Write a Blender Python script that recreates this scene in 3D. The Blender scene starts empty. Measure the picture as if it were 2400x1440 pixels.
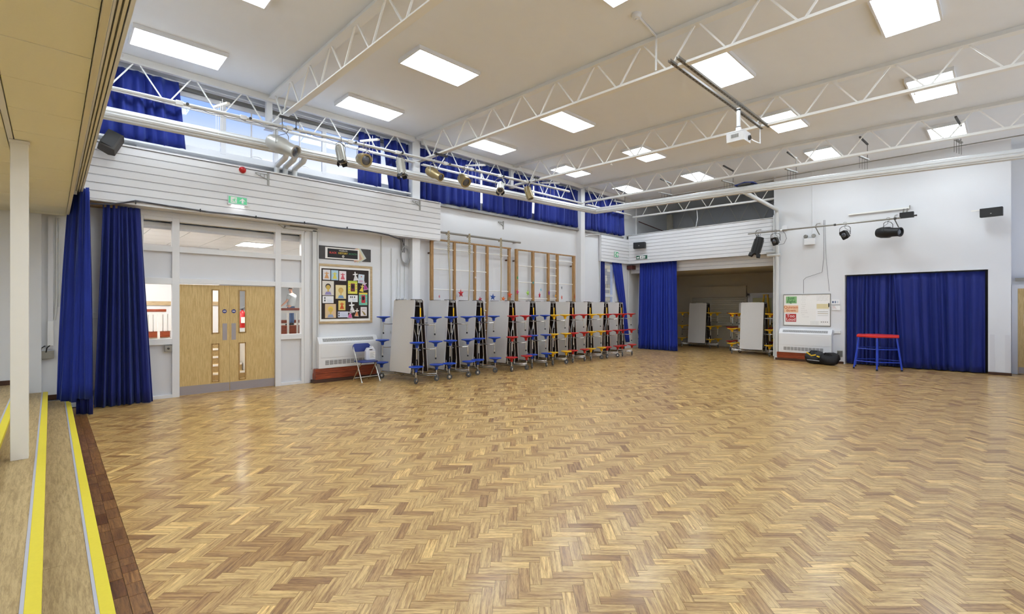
import bpy, math, random
from mathutils import Vector, Matrix
R = math.radians
rnd = random.Random(7)
scene = bpy.context.scene
C = scene.collection

# ------------------------------------------------------------------ camera
cam_d = bpy.data.cameras.new('camera')
cam_d.sensor_width = 36.0
cam_d.lens = 1120.0 / 2400.0 * 36.0
cam_d.clip_start = 0.05
cam = bpy.data.objects.new('camera', cam_d)
C.objects.link(cam)
cam.location = (0, 0, 1.6)
cam.rotation_euler = (R(90), 0, R(-44))
scene.camera = cam

# ------------------------------------------------------------------ sky and exposure
PANEL = 13.5           # luminaire strength
world = bpy.data.worlds.new('sky')
scene.world = world
world.use_nodes = True
wn = world.node_tree.nodes
wl = world.node_tree.links
wn.clear()
w_out = wn.new('ShaderNodeOutputWorld')
w_bg = wn.new('ShaderNodeBackground')
w_tc = wn.new('ShaderNodeTexCoord')
w_sep = wn.new('ShaderNodeSeparateXYZ')
w_rmp = wn.new('ShaderNodeValToRGB')
wl.new(w_tc.outputs['Generated'], w_sep.inputs[0])
wl.new(w_sep.outputs['Z'], w_rmp.inputs[0])
e = w_rmp.color_ramp.elements
e[0].position = 0.245
e[0].color = (0.92, 0.95, 1.0, 1)
e[1].position = 1.0
e[1].color = (0.20, 0.36, 0.88, 1)
m = e.new(0.335)
m.color = (0.30, 0.47, 0.93, 1)
wl.new(w_rmp.outputs[0], w_bg.inputs[0])
w_bg.inputs[1].default_value = 0.85
wl.new(w_bg.outputs[0], w_out.inputs[0])
vs = scene.view_settings
vs.view_transform = 'Standard'
vs.look = 'None'
vs.gamma = 1.0
vs.use_curve_mapping = False
vs.exposure = 0.50
try:
    cy = scene.cycles
    cy.max_bounces = 5
    cy.diffuse_bounces = 3
    cy.glossy_bounces = 2
    cy.caustics_reflective = False
    cy.caustics_refractive = False
    cy.use_adaptive_sampling = True
    cy.adaptive_threshold = 0.1
    cy.adaptive_min_samples = 16
    cy.use_light_tree = True
except Exception:
    pass


# ------------------------------------------------------------------ materials
def lin(c):
    return tuple((v / 12.92 if v <= 0.04045 else ((v + 0.055) / 1.055) ** 2.4) for v in [x / 255.0 for x in c])


def mat(name, rgb, rough=0.5, metal=0.0, var=0.0, scale=8.0, bump=0.0, sheen=0.0, emit=0.0, spec=0.5, coat=0.0, stretch=None):
    """Principled material; rgb is sRGB 0-255. var = fine tone variation from a noise texture, bump = fine relief."""
    m = bpy.data.materials.new(name)
    m.use_nodes = True
    nt = m.node_tree
    b = nt.nodes['Principled BSDF']
    c = lin(rgb) + (1,)
    b.inputs['Base Color'].default_value = c
    b.inputs['Roughness'].default_value = rough
    b.inputs['Metallic'].default_value = metal
    b.inputs['Specular IOR Level'].default_value = spec
    if coat:
        b.inputs['Coat Weight'].default_value = coat
        b.inputs['Coat Roughness'].default_value = 0.15
    if sheen:
        b.inputs['Sheen Weight'].default_value = sheen
        b.inputs['Sheen Roughness'].default_value = 0.4
        b.inputs['Sheen Tint'].default_value = (0.35, 0.5, 1, 1)
    if emit:
        b.inputs['Emission Color'].default_value = c
        b.inputs['Emission Strength'].default_value = emit
    if var or bump:
        tc = nt.nodes.new('ShaderNodeTexCoord')
        mp = nt.nodes.new('ShaderNodeMapping')
        if stretch:
            mp.inputs['Scale'].default_value = stretch
        nz = nt.nodes.new('ShaderNodeTexNoise')
        nz.inputs['Scale'].default_value = scale
        nz.inputs['Detail'].default_value = 4
        nt.links.new(tc.outputs['Object'], mp.inputs[0])
        nt.links.new(mp.outputs[0], nz.inputs['Vector'])
        if var:
            hs = nt.nodes.new('ShaderNodeMix')
            hs.data_type = 'RGBA'
            hs.inputs['A'].default_value = tuple(max(0, v * (1 - var)) for v in c[:3]) + (1,)
            hs.inputs['B'].default_value = tuple(min(1, v * (1 + var)) for v in c[:3]) + (1,)
            nt.links.new(nz.outputs['Fac'], hs.inputs['Factor'])
            nt.links.new(hs.outputs['Result'], b.inputs['Base Color'])
        if bump:
            bp = nt.nodes.new('ShaderNodeBump')
            bp.inputs['Strength'].default_value = bump
            bp.inputs['Distance'].default_value = 0.01
            nt.links.new(nz.outputs['Fac'], bp.inputs['Height'])
            nt.links.new(bp.outputs[0], b.inputs['Normal'])
    return m


def glass(name, tint=(1, 1, 1), gloss=0.10):
    m = bpy.data.materials.new(name)
    m.use_nodes = True
    nt = m.node_tree
    nt.nodes.clear()
    o = nt.nodes.new('ShaderNodeOutputMaterial')
    tr = nt.nodes.new('ShaderNodeBsdfTransparent')
    tr.inputs[0].default_value = tint + (1,)
    gl = nt.nodes.new('ShaderNodeBsdfGlossy')
    gl.inputs['Roughness'].default_value = 0.02
    lw_ = nt.nodes.new('ShaderNodeLayerWeight')
    pw = nt.nodes.new('ShaderNodeMath')
    pw.operation = 'POWER'
    pw.inputs[1].default_value = 4.0
    fr = nt.nodes.new('ShaderNodeMath')
    fr.operation = 'MULTIPLY_ADD'
    fr.inputs[1].default_value = 0.30
    fr.inputs[2].default_value = 0.02
    nt.links.new(lw_.outputs['Facing'], pw.inputs[0])
    nt.links.new(pw.outputs[0], fr.inputs[0])
    mx = nt.nodes.new('ShaderNodeMixShader')
    nt.links.new(fr.outputs[0], mx.inputs[0])
    nt.links.new(tr.outputs[0], mx.inputs[1])
    nt.links.new(gl.outputs[0], mx.inputs[2])
    nt.links.new(mx.outputs[0], o.inputs[0])
    return m


def wood(name, dark, light, rough=0.4, axis='X', scale=1.0, tone_attr=False, coat=0.0, uv=False, ring=0.0, spec=0.5):
    """Procedural timber: long fibres along one axis, optional per-piece tone from a face attribute."""
    m = bpy.data.materials.new(name)
    m.use_nodes = True
    nt = m.node_tree
    N, L = nt.nodes, nt.links
    b = N['Principled BSDF']
    b.inputs['Roughness'].default_value = rough
    b.inputs['Specular IOR Level'].default_value = spec
    if coat:
        b.inputs['Coat Weight'].default_value = coat
        b.inputs['Coat Roughness'].default_value = 0.18
    tc = N.new('ShaderNodeTexCoord')
    mp = N.new('ShaderNodeMapping')
    s = [16 * scale] * 3
    s['XYZ'.index(axis)] = 1.3 * scale
    mp.inputs['Scale'].default_value = s
    L.new(tc.outputs['UV' if uv else 'Object'], mp.inputs[0])
    nz = N.new('ShaderNodeTexNoise')
    nz.inputs['Scale'].default_value = 3.2
    nz.inputs['Detail'].default_value = 5
    nz.inputs['Distortion'].default_value = 0.6
    vec = mp.outputs[0]
    if tone_attr:
        at = N.new('ShaderNodeAttribute')
        at.attribute_name = 'tone'
        ad = N.new('ShaderNodeVectorMath')
        ad.operation = 'ADD'
        sc = N.new('ShaderNodeVectorMath')
        sc.operation = 'SCALE'
        sc.inputs[0].default_value = (37, 91, 53)
        L.new(at.outputs['Fac'], sc.inputs['Scale'])
        L.new(vec, ad.inputs[0])
        L.new(sc.outputs[0], ad.inputs[1])
        vec = ad.outputs[0]
    L.new(vec, nz.inputs['Vector'])
    rp = N.new('ShaderNodeValToRGB')
    rp.color_ramp.elements[0].position = 0.38 if ring else 0.34
    rp.color_ramp.elements[1].position = 0.60 if ring else 0.66
    rp.color_ramp.elements[0].color = lin(dark) + (1,)
    rp.color_ramp.elements[1].color = lin(light) + (1,)
    wv = N.new('ShaderNodeTexNoise')
    wv.inputs['Scale'].default_value = 10.0
    wv.inputs['Detail'].default_value = 3.0
    wv.inputs['Distortion'].default_value = 1.6
    L.new(vec, wv.inputs['Vector'])
    av_ = N.new('ShaderNodeMix')
    av_.data_type = 'FLOAT'
    av_.inputs['Factor'].default_value = ring
    L.new(nz.outputs['Fac'], av_.inputs['A'])
    L.new(wv.outputs['Fac'], av_.inputs['B'])
    L.new(av_.outputs['Result'], rp.inputs[0])
    col = rp.outputs[0]
    if tone_attr:
        tr = N.new('ShaderNodeValToRGB')
        el = tr.color_ramp.elements
        el[0].position = 0.0
        el[0].color = (0.60, 0.47, 0.36, 1)
        el[1].position = 1.0
        el[1].color = (1.36, 1.35, 1.24, 1)
        for p, c in ((0.12, (0.78, 0.66, 0.53, 1)), (0.35, (0.95, 0.9, 0.82, 1)), (0.7, (1.08, 1.06, 1.0, 1))):
            q = el.new(p)
            q.color = c
        L.new(at.outputs['Fac'], tr.inputs[0])
        mu = N.new('ShaderNodeMix')
        mu.data_type = 'RGBA'
        mu.blend_type = 'MULTIPLY'
        mu.inputs['Factor'].default_value = 1
        L.new(col, mu.inputs['A'])
        L.new(tr.outputs[0], mu.inputs['B'])
        col = mu.outputs['Result']
    L.new(col, b.inputs['Base Color'])
    bp = N.new('ShaderNodeBump')
    bp.inputs['Strength'].default_value = 0.012 if tone_attr else 0.06
    bp.inputs['Distance'].default_value = 0.003
    L.new(nz.outputs['Fac'], bp.inputs['Height'])
    L.new(bp.outputs[0], b.inputs['Normal'])
    return m


M = dict(
    wall=mat('painted white brick', (226, 227, 229), 0.6, var=0.02, scale=3, bump=0.05),
    ceil=mat('painted ceiling board', (236, 238, 240), 0.8, var=0.015, scale=5),
    white=mat('white paint', (230, 230, 230), 0.4),
    gloss=mat('white gloss timber', (228, 228, 229), 0.35, var=0.01, scale=6),
    panelw=mat('white infill panel', (218, 218, 221), 0.45),
    steel_w=mat('white painted steel', (238, 236, 230), 0.4),
    pipe_w=mat('off white pipe', (214, 215, 214), 0.4),
    tile=mat('cream ceiling tile', (243, 240, 220), 0.85, var=0.02, scale=60, bump=0.05),
    cream=mat('cream trim', (228, 221, 200), 0.5),
    post=mat('cream painted post', (238, 234, 224), 0.45, var=0.02, scale=12),
    blue=mat('royal blue velour', (17, 43, 148), 0.75, var=0.22, scale=9, sheen=0.55, stretch=(1, 1, 0.25)),
    bluedk=mat('navy velour', (16, 30, 108), 0.8, var=0.25, scale=9, sheen=0.3, stretch=(1, 1, 0.25)),
    blue3=mat('dark royal blue curtain', (14, 36, 126), 0.75, var=0.25, scale=7, sheen=0.45, stretch=(1, 1, 0.3)),
    blue2=mat('deep blue lined curtain', (16, 34, 118), 0.7, var=0.2, scale=9, sheen=0.4, stretch=(1, 1, 0.25)),
    oak=wood('oak veneer', (194, 162, 102), (218, 190, 132), 0.4, 'Z', 1.2, ring=0.35),
    oakh=wood('oak vinyl plank', (152, 126, 80), (192, 166, 116), 0.45, 'Y', 1.2, ring=0.45),
    parquet=wood('varnished hardwood block', (152, 112, 57), (217, 184, 121), 0.36, 'X', 1.0, tone_attr=True, uv=True, spec=0.5, coat=0.3, ring=0.4),
    parqdk=wood('dark hardwood border block', (96, 62, 32), (148, 106, 60), 0.3, 'X', 1.0, tone_attr=True, uv=True, ring=0.4),
    screed=mat('bitumen bed', (52, 36, 22), 0.8),
    pine=wood('varnished pine', (142, 104, 58), (184, 142, 88), 0.4, 'Z', 1.5),
    frame=wood('pale beech frame', (176, 150, 110), (206, 184, 146), 0.5, 'X', 1.5),
    redwood=wood('red stained plinth', (112, 40, 18), (168, 76, 38), 0.3, 'X', 1.2),
    skirt=mat('dark brown skirting', (70, 42, 26), 0.45, var=0.2, scale=10),
    yellow=mat('yellow grit strip', (222, 203, 48), 0.6, var=0.05, scale=60),
    greyal=mat('aluminium nosing', (186, 186, 194), 0.4, 0.1),
    chrome=mat('chrome tube', (206, 204, 200), 0.25, 0.85),
    galv=mat('galvanised steel', (150, 148, 142), 0.4, 0.7, var=0.1, scale=40),
    dgrey=mat('dark grey metal', (74, 72, 70), 0.45, 0.4),
    black=mat('black plastic', (22, 22, 23), 0.45),
    blackc=mat('black crackle metal', (28, 27, 27), 0.5, 0.2, var=0.2, scale=60),
    rubber=mat('grey rubber tyre', (78, 76, 74), 0.6),
    lam=mat('speckled grey laminate', (217, 214, 210), 0.45, var=0.07, scale=90),
    lamdk=mat('dark brown board underside', (44, 28, 20), 0.6),
    sblue=mat('blue plastic seat', (24, 70, 186), 0.35),
    sred=mat('red plastic seat', (196, 34, 34), 0.35),
    syel=mat('yellow plastic seat', (244, 194, 24), 0.35),
    lamp=mat('luminaire diffuser', (234, 245, 255), 0.5, emit=PANEL),
    frosted=mat('lit corridor diffuser', (255, 253, 250), 0.5, emit=PANEL * 1.9),
    silver=mat('silver lantern', (196, 194, 186), 0.35, 0.5),
    gold=mat('bronze lantern', (158, 140, 100), 0.35, 0.5),
    lens=mat('lantern lens', (70, 74, 84), 0.08, 0.0, coat=1.0),
    cable=mat('grey cable', (88, 88, 94), 0.5),
    rope=mat('hemp rope', (190, 178, 152), 0.9, var=0.15, scale=120),
    green=mat('safety green', (58, 178, 120), 0.5),
    greend=mat('dark safety green', (24, 92, 66), 0.5),
    paper=mat('white paper', (246, 244, 240), 0.7),
    boardbk=mat('black backing paper', (46, 34, 30), 0.8, var=0.1, scale=4),
    bannerbk=mat('dark grey banner paper', (60, 56, 54), 0.35, var=0.5, scale=10),
    red=mat('red enamel', (196, 30, 30), 0.3),
    redpipe=mat('dark red pipe', (86, 42, 34), 0.5),
    topred=mat('red vinyl top', (216, 46, 40), 0.4),
    legblue=mat('blue powder coat', (40, 72, 196), 0.35),
    glassm=glass('window glass'),
    gwall=mat('servery wall', (206, 196, 176), 0.7, var=0.04, scale=6),
    shut=mat('roller shutter slat', (208, 202, 184), 0.45),
    grille=mat('grille shadow grey', (120, 118, 112), 0.6),
    stone=mat('outside stone', (196, 184, 162), 0.9),
    skin=mat('skin', (224, 172, 148), 0.55),
    tee=mat('light grey t-shirt', (198, 202, 204), 0.85, var=0.06, scale=12, bump=0.3),
    jeans=mat('blue denim', (76, 100, 142), 0.85, var=0.12, scale=30),
    hair=mat('short dark hair', (84, 72, 64), 0.8),
    jug=mat('translucent white plastic', (226, 228, 236), 0.35),
)


def cmat(rgb, rough=0.6):
    k = 'colour %d %d %d' % rgb
    return bpy.data.materials.get(k) or mat(k, rgb, rough)


# ------------------------------------------------------------------ mesh helpers
class MB:
    def __init__(s):
        s.v, s.f = [], []

    def add(s, vs, fs):
        o = len(s.v)
        s.v += [tuple(p) for p in vs]
        s.f += [tuple(i + o for i in f) for f in fs]
        return s

    def box(s, x0, y0, z0, x1, y1, z1):
        x0, x1 = min(x0, x1), max(x0, x1)
        y0, y1 = min(y0, y1), max(y0, y1)
        z0, z1 = min(z0, z1), max(z0, z1)
        return s.add([(x0, y0, z0), (x1, y0, z0), (x1, y1, z0), (x0, y1, z0), (x0, y0, z1), (x1, y0, z1), (x1, y1, z1), (x0, y1, z1)],
                     [(0, 3, 2, 1), (4, 5, 6, 7), (0, 1, 5, 4), (1, 2, 6, 5), (2, 3, 7, 6), (3, 0, 4, 7)])

    def cbox(s, c, size, rot=None):
        hx, hy, hz = [q / 2 for q in size]
        ps = [Vector((a * hx, b * hy, d * hz)) for d in (-1, 1) for a, b in ((-1, -1), (1, -1), (1, 1), (-1, 1))]
        if rot is not None:
            ps = [rot @ p for p in ps]
        c = Vector(c)
        return s.add([p + c for p in ps], [(0, 3, 2, 1), (4, 5, 6, 7), (0, 1, 5, 4), (1, 2, 6, 5), (2, 3, 7, 6), (3, 0, 4, 7)])

    def bar(s, p0, p1, w, h, up=(0, 0, 1)):
        p0, p1 = Vector(p0), Vector(p1)
        d = (p1 - p0).normalized()
        a = d.cross(Vector(up))
        if a.length < 1e-4:
            a = d.cross(Vector((1, 0, 0)))
        a.normalize()
        b = a.cross(d).normalized()
        vs = []
        for p in (p0, p1):
            for i, j in ((-1, -1), (1, -1), (1, 1), (-1, 1)):
                vs.append(p + a * (i * w / 2) + b * (j * h / 2))
        return s.add(vs, [(0, 3, 2, 1), (4, 5, 6, 7), (0, 1, 5, 4), (1, 2, 6, 5), (2, 3, 7, 6), (3, 0, 4, 7)])

    def tube(s, pts, r, n=8, cap=True, radii=None):
        pts = [Vector(p) for p in pts]
        k = len(pts)
        ref = None
        base = len(s.v)
        for i, p in enumerate(pts):
            if i == 0:
                d = pts[1] - p
            elif i == k - 1:
                d = p - pts[i - 1]
            else:
                d = (pts[i + 1] - p).normalized() + (p - pts[i - 1]).normalized()
            d.normalize()
            if ref is None:
                ref = d.cross(Vector((0, 0, 1)))
                if ref.length < 1e-3:
                    ref = Vector((1, 0, 0))
            a = (ref - d * ref.dot(d)).normalized()
            ref = a
            b = d.cross(a)
            rr = radii[i] if radii else r
            for j in range(n):
                t = 2 * math.pi * j / n
                s.v.append(tuple(p + a * (rr * math.cos(t)) + b * (rr * math.sin(t))))
        for i in range(k - 1):
            for j in range(n):
                q = base + i * n + j
                q2 = base + i * n + (j + 1) % n
                s.f.append((q, q2, q2 + n, q + n))
        if cap:
            s.f.append(tuple(base + j for j in reversed(range(n))))
            s.f.append(tuple(base + (k - 1) * n + j for j in range(n)))
        return s

    def lathe(s, prof, n=16, M4=None):
        """prof: list of (r, z) from bottom to top, around local z."""
        base = len(s.v)
        for r, z in prof:
            for j in range(n):
                t = 2 * math.pi * j / n
                p = Vector((r * math.cos(t), r * math.sin(t), z))
                if M4 is not None:
                    p = M4 @ p
                s.v.append(tuple(p))
        for i in range(len(prof) - 1):
            for j in range(n):
                q = base + i * n + j
                q2 = base + i * n + (j + 1) % n
                s.f.append((q, q2, q2 + n, q + n))
        s.f.append(tuple(base + j for j in reversed(range(n))))
        s.f.append(tuple(base + (len(prof) - 1) * n + j for j in range(n)))
        return s

    def prism(s, poly, d0, d1, fn):
        """poly: 2D outline; fn(a, b, d) -> 3D point; extruded from d0 to d1."""
        n = len(poly)
        vs = [fn(a, b, d0) for a, b in poly] + [fn(a, b, d1) for a, b in poly]
        fs = [tuple(reversed(range(n))), tuple(range(n, 2 * n))]
        fs += [(i, (i + 1) % n, (i + 1) % n + n, i + n) for i in range(n)]
        return s.add(vs, fs)

    def xf(s, m):
        s.v = [tuple(m @ Vector(p)) for p in s.v]
        return s

    def mesh(s, name, m, smooth=False, angle=40):
        me = bpy.data.meshes.new(name)
        me.from_pydata(s.v, [], s.f)
        if m is not None:
            me.materials.append(M[m] if isinstance(m, str) else m)
        me.update()
        if smooth:
            me.shade_smooth()
            me.set_sharp_from_angle(angle=R(angle))
        return me

    def build(s, name, m, parent=None, smooth=False, angle=40, bevel=0.0):
        o = bpy.data.objects.new(name, s.mesh(name, m, smooth, angle))
        C.objects.link(o)
        if parent is not None:
            o.parent = parent
        if bevel:
            b = o.modifiers.new('bevel', 'BEVEL')
            b.width = bevel
            b.segments = 2
            b.limit_method = 'ANGLE'
        return o


def tag(o, label, cat, group=None, kind=None):
    o['label'] = label
    o['category'] = cat
    if group:
        o['group'] = group
    if kind:
        o['kind'] = kind
    return o


def thing(name, label, cat, loc=(0, 0, 0), rz=0.0, group=None, kind=None):
    o = bpy.data.objects.new(name, None)
    C.objects.link(o)
    o.empty_display_size = 0.1
    o.location = loc
    o.rotation_euler = (0, 0, rz)
    return tag(o, label, cat, group, kind)


def put(name, me, parent, loc=(0, 0, 0), rot=(0, 0, 0), scale=None):
    o = bpy.data.objects.new(name, me)
    C.objects.link(o)
    o.parent = parent
    o.location = loc
    o.rotation_euler = rot
    if scale:
        o.scale = scale
    return o


def box(name, m, b, parent=None, bevel=0.0):
    return MB().box(*b).build(name, m, parent, bevel=bevel)


def rrect(w, h, r, n=4, cx=0, cy=0):
    pts = []
    for sx, sy, a0 in ((1, 1, 0), (-1, 1, 90), (-1, -1, 180), (1, -1, 270)):
        for i in range(n + 1):
            t = R(a0 + 90 * i / n)
            pts.append((cx + sx * (w / 2 - r) + r * math.cos(t), cy + sy * (h / 2 - r) + r * math.sin(t)))
    return pts


def circle(r, n=20, cx=0, cy=0, ry=None):
    return [(cx + r * math.cos(2 * math.pi * i / n), cy + (ry or r) * math.sin(2 * math.pi * i / n)) for i in range(n)]


def text_mesh(body, size, depth, align='CENTER', space=1.0, bold=0.0):
    cu = bpy.data.curves.new('lettering', 'FONT')
    cu.body = body
    cu.size = size
    cu.align_x = align
    cu.align_y = 'CENTER'
    cu.extrude = depth
    cu.offset = bold
    cu.resolution_u = 3
    cu.space_line = space
    ob = bpy.data.objects.new('lettering', cu)
    C.objects.link(ob)
    dg = bpy.context.evaluated_depsgraph_get()
    me = bpy.data.meshes.new_from_object(ob.evaluated_get(dg))
    bpy.data.objects.remove(ob)
    bpy.data.curves.remove(cu)
    return me


def lettering(body, size, m, parent, loc, rot, bold=0.0, space=1.0, depth=0.0006, sx=1.0):
    me = text_mesh(body, size, depth, bold=bold, space=space)
    me.materials.clear()
    me.materials.append(M[m] if isinstance(m, str) else m)
    o = put('lettering', me, parent, loc, rot)
    o.scale = (sx, 1, 1)
    return o


NORTH = (R(90), 0, 0)            # lettering that faces -y (hung on the north wall)
EAST = (R(90), 0, R(-90))        # lettering that faces -x (hung on the east wall)
CEZ = lambda y: 5.50 + 0.022 * y     # underside of the ceiling (slight fall)
Z = Vector((0, 0, 1))

# ================================================================== THE SETTING
# ---- floor: herringbone parquet
floor = tag(box('floor', 'screed', (-0.1, -1.3, -0.12, 20.4, 10.6, -0.004)), 'herringbone hardwood parquet floor of the hall', 'floor', kind='structure')
BL, BW = 0.243, 0.0675
E1 = Vector((math.cos(R(-45)), math.sin(R(-45)), 0))
E2 = Vector((-math.sin(R(45)), -math.cos(R(45)), 0))


def clip(poly, ax, lim, keep_less):
    out = []
    n = len(poly)
    for i in range(n):
        a, b = poly[i], poly[(i + 1) % n]
        ia = (a[ax] <= lim) == keep_less
        ib = (b[ax] <= lim) == keep_less
        if ia:
            out.append(a)
        if ia != ib:
            t = (lim - a[ax]) / (b[ax] - a[ax])
            out.append((a[0] + t * (b[0] - a[0]), a[1] + t * (b[1] - a[1])))
    return out


FX, FY = math.sin(R(44)), math.cos(R(44))


def project(x, y, z=0):
    w = x * FX + y * FY
    if w < 0.3:
        return None
    return 1200 + 1120 * (x * FY - y * FX) / w, 720 - 1120 * (z - 1.6) / w


blocks = []
g = 0.0004
t1 = E1 * (-BW) + E2 * BW
t2 = E1 * (BL + BW) + E2 * (BL - BW)
O0 = Vector((8, 5, 0))
inv = Matrix(((t1.x, t2.x), (t1.y, t2.y))).inverted()
for j in range(-45, 46):
    for i in range(-200, 201):
        p = O0 + t1 * i + t2 * j
        if not (-0.2 < p.x < 20.6 and -1.6 < p.y < 10.8):
            continue
        for kind in (0, 1):
            if kind == 0:
                a0, a1, b0, b1 = 0, BL, 0, BW
                al, ac = E1, E2
            else:
                a0, a1, b0, b1 = BL, BL + BW, 0, BL
                al, ac = E2, E1
            cs = [p + E1 * a + E2 * b for a, b in ((a0 + g, b0 + g), (a1 - g, b0 + g), (a1 - g, b1 - g), (a0 + g, b1 - g))]
            poly = [(c.x, c.y) for c in cs]
            mx = min(c[0] for c in poly)
            if max(c[0] for c in poly) < 0.385 or mx > 20.3:
                continue
            if mx < 0.385:
                poly = clip(poly, 0, 0.386, False)
                if len(poly) < 3:
                    continue
            cx = sum(c[0] for c in poly) / len(poly)
            cy = sum(c[1] for c in poly) / len(poly)
            if cy < -1.25 or cy > 10.45 or (cx > 16.6 and cy < 4.9):
                continue
            pr = [project(*c) for c in poly]
            area = 0
            if None not in pr:
                pc = (sum(q[0] for q in pr) / len(pr), sum(q[1] for q in pr) / len(pr))
                if 20 < pc[0] < 2380 and pc[1] < 1415:
                    area = abs(sum(pr[k][0] * pr[(k + 1) % len(pr)][1] - pr[(k + 1) % len(pr)][0] * pr[k][1] for k in range(len(pr)))) / 2
            blocks.append((area, poly, (al.x, al.y), (ac.x, ac.y), (cx, cy)))
blocks.sort(key=lambda q: -q[0])


def tone():
    t = rnd.gauss(0.5, 0.25)
    if rnd.random() < 0.06:
        t = rnd.uniform(0.0, 0.15)
    return min(1, max(0, t))


def block_mesh(name, items, m, zlift=0.0):
    V, F, UV, T = [], [], [], []
    for area, poly, al, ac, c in items:
        # winding up
        sgn = sum(poly[k][0] * poly[(k + 1) % len(poly)][1] - poly[(k + 1) % len(poly)][0] * poly[k][1] for k in range(len(poly)))
        if sgn < 0:
            poly = poly[::-1]
        o = len(V)
        n = len(poly)
        zt = zlift + rnd.uniform(-0.0003, 0.0003)
        tl = rnd.uniform(-1, 1) * 0.003
        ins = 0.0005
        top = []
        for q in poly:
            d = Vector((c[0] - q[0], c[1] - q[1]))
            d = d.normalized() * ins
            top.append((q[0] + d.x, q[1] + d.y, zt + tl * ((q[0] - c[0]) * al[0] + (q[1] - c[1]) * al[1])))
        V += top
        V += [(q[0], q[1], -0.0045) for q in poly]
        tn = tone()
        ou, ov = rnd.uniform(0, 20), rnd.uniform(0, 20)
        uvof = lambda x, y: (ou + (x - c[0]) * al[0] + (y - c[1]) * al[1], ov + (x - c[0]) * ac[0] + (y - c[1]) * ac[1])
        F.append(tuple(range(o, o + n)))
        T.append(tn)
        UV += [uvof(q[0], q[1]) for q in top]
        for k in range(n):
            k2 = (k + 1) % n
            F.append((o + n + k, o + n + k2, o + k2, o + k))
            T.append(tn * 0.8)
            UV += [uvof(*poly[k]), uvof(*poly[k2]), uvof(*poly[k2]), uvof(*poly[k])]
    me = bpy.data.meshes.new(name)
    me.from_pydata(V, [], F)
    uvl = me.uv_layers.new(name='UVMap')
    uvl.data.foreach_set('uv', [q for p in UV for q in p])
    at = me.attributes.new('tone', 'FLOAT', 'FACE')
    at.data.foreach_set('value', T)
    me.materials.append(M[m])
    me.update()
    return me


for b in blocks[:300]:
    put('parquet_block', block_mesh('parquet_block', [b], 'parquet'), floor)
field = put('parquet_field', block_mesh('parquet_field', blocks[300:], 'parquet'), floor)
field['kind'] = 'stuff'
# border of two courses beside the steps
yb = -1.2
bd = []
for k, (xa, xb) in enumerate(((0.235, 0.308), (0.310, 0.384))):
    y = -1.2 + 0.06 * k
    while y < 10.2:
        ln = rnd.choice((0.11, 0.16, 0.23, 0.23))
        poly = [(xa, y), (xb, y), (xb, y + ln - 0.0015), (xa, y + ln - 0.0015)]
        bd.append((0, poly, (0, 1), (1, 0), ((xa + xb) / 2, y + ln / 2)))
        y += ln
for b in bd:
    put('border_block', block_mesh('border_block', [b], 'parqdk'), floor)

# ---- stage steps
for k, (x0, x1, z1, lab) in enumerate((
        (-0.06, 0.222, 0.15, 'lowest oak step of the stage with yellow nosing beside the parquet'),
        (-0.32, -0.028, 0.30, 'middle oak step of the stage, white post standing on it'),
        (-4.2, -0.300, 0.45, 'oak stage floor at the far left with a yellow front nosing'))):
    st = tag(box('floor_stage_step', 'oakh', (x0, -1.2, -0.1, x1 - 0.006, 10.2, z1)), lab, 'step', kind='structure')
    w = 0.055
    box('nosing_strip', 'yellow', (x1 - w, -1.2, z1 - 0.03, x1, 10.18, z1 + 0.006), st, 0.002)
    box('nosing_edge', 'greyal', (x1 - w - 0.014, -1.2, z1 - 0.01, x1 - w, 10.18, z1 + 0.005), st)
    # individual planks, each a whisker apart in height
    yy = -1.2
    if k < 2:
        xs = [(x0 + 0.002, (x0 + x1 - w) / 2 - 0.01), ((x0 + x1 - w) / 2 - 0.009, x1 - w - 0.015)]
    else:
        xs = [(-0.62, -0.49), (-0.488, -0.37)]
    for q, (a, b) in enumerate(xs):
        yy = -1.2 + 0.45 * q
        while yy < 10.1:
            ye = min(yy + 1.22, 10.18)
            box('plank', 'oakh', (a, yy, z1 - 0.002, b, ye - 0.002, z1 + 0.0015 + 0.0005 * rnd.random()), st)
            yy = ye

# ---- walls
wn_ = MB()
for b in ((1.05, 10.25, 3.28, 3.93, 10.43, 4.36), (3.93, 10.23, 0, 14.40, 10.43, 4.22), (14.40, 10.23, 0, 15.24, 10.43, 0.9), (14.40, 10.23, 3.26, 15.24, 10.43, 4.22),
          (15.24, 10.23, 0, 19.8, 10.43, 4.22), (15.70, 10.23, 4.22, 19.8, 10.43, 6.0), (0.0, 10.23, 5.56, 15.70, 10.43, 6.0), (-0.11, 10.36, 0, 1.05, 10.5, 4.36),
          (3.93, 10.33, 4.22, 15.7, 10.43, 4.42)):
    wn_.box(*b)
wall_n = tag(wn_.build('wall_north', 'wall'), 'white painted wall with clerestory windows and climbing frames', 'wall', kind='structure')
tag(MB().box(-4.2, 10.2, -0.1, -0.10, 10.5, 3.6).build('wall_stage', 'wall'), 'white side wall of the stage behind the white post', 'wall', kind='structure')
box('skirting', 'skirt', (-4.0, 10.18, 0.45, -0.33, 10.2, 0.52), bpy.data.objects['wall_stage'])
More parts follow.
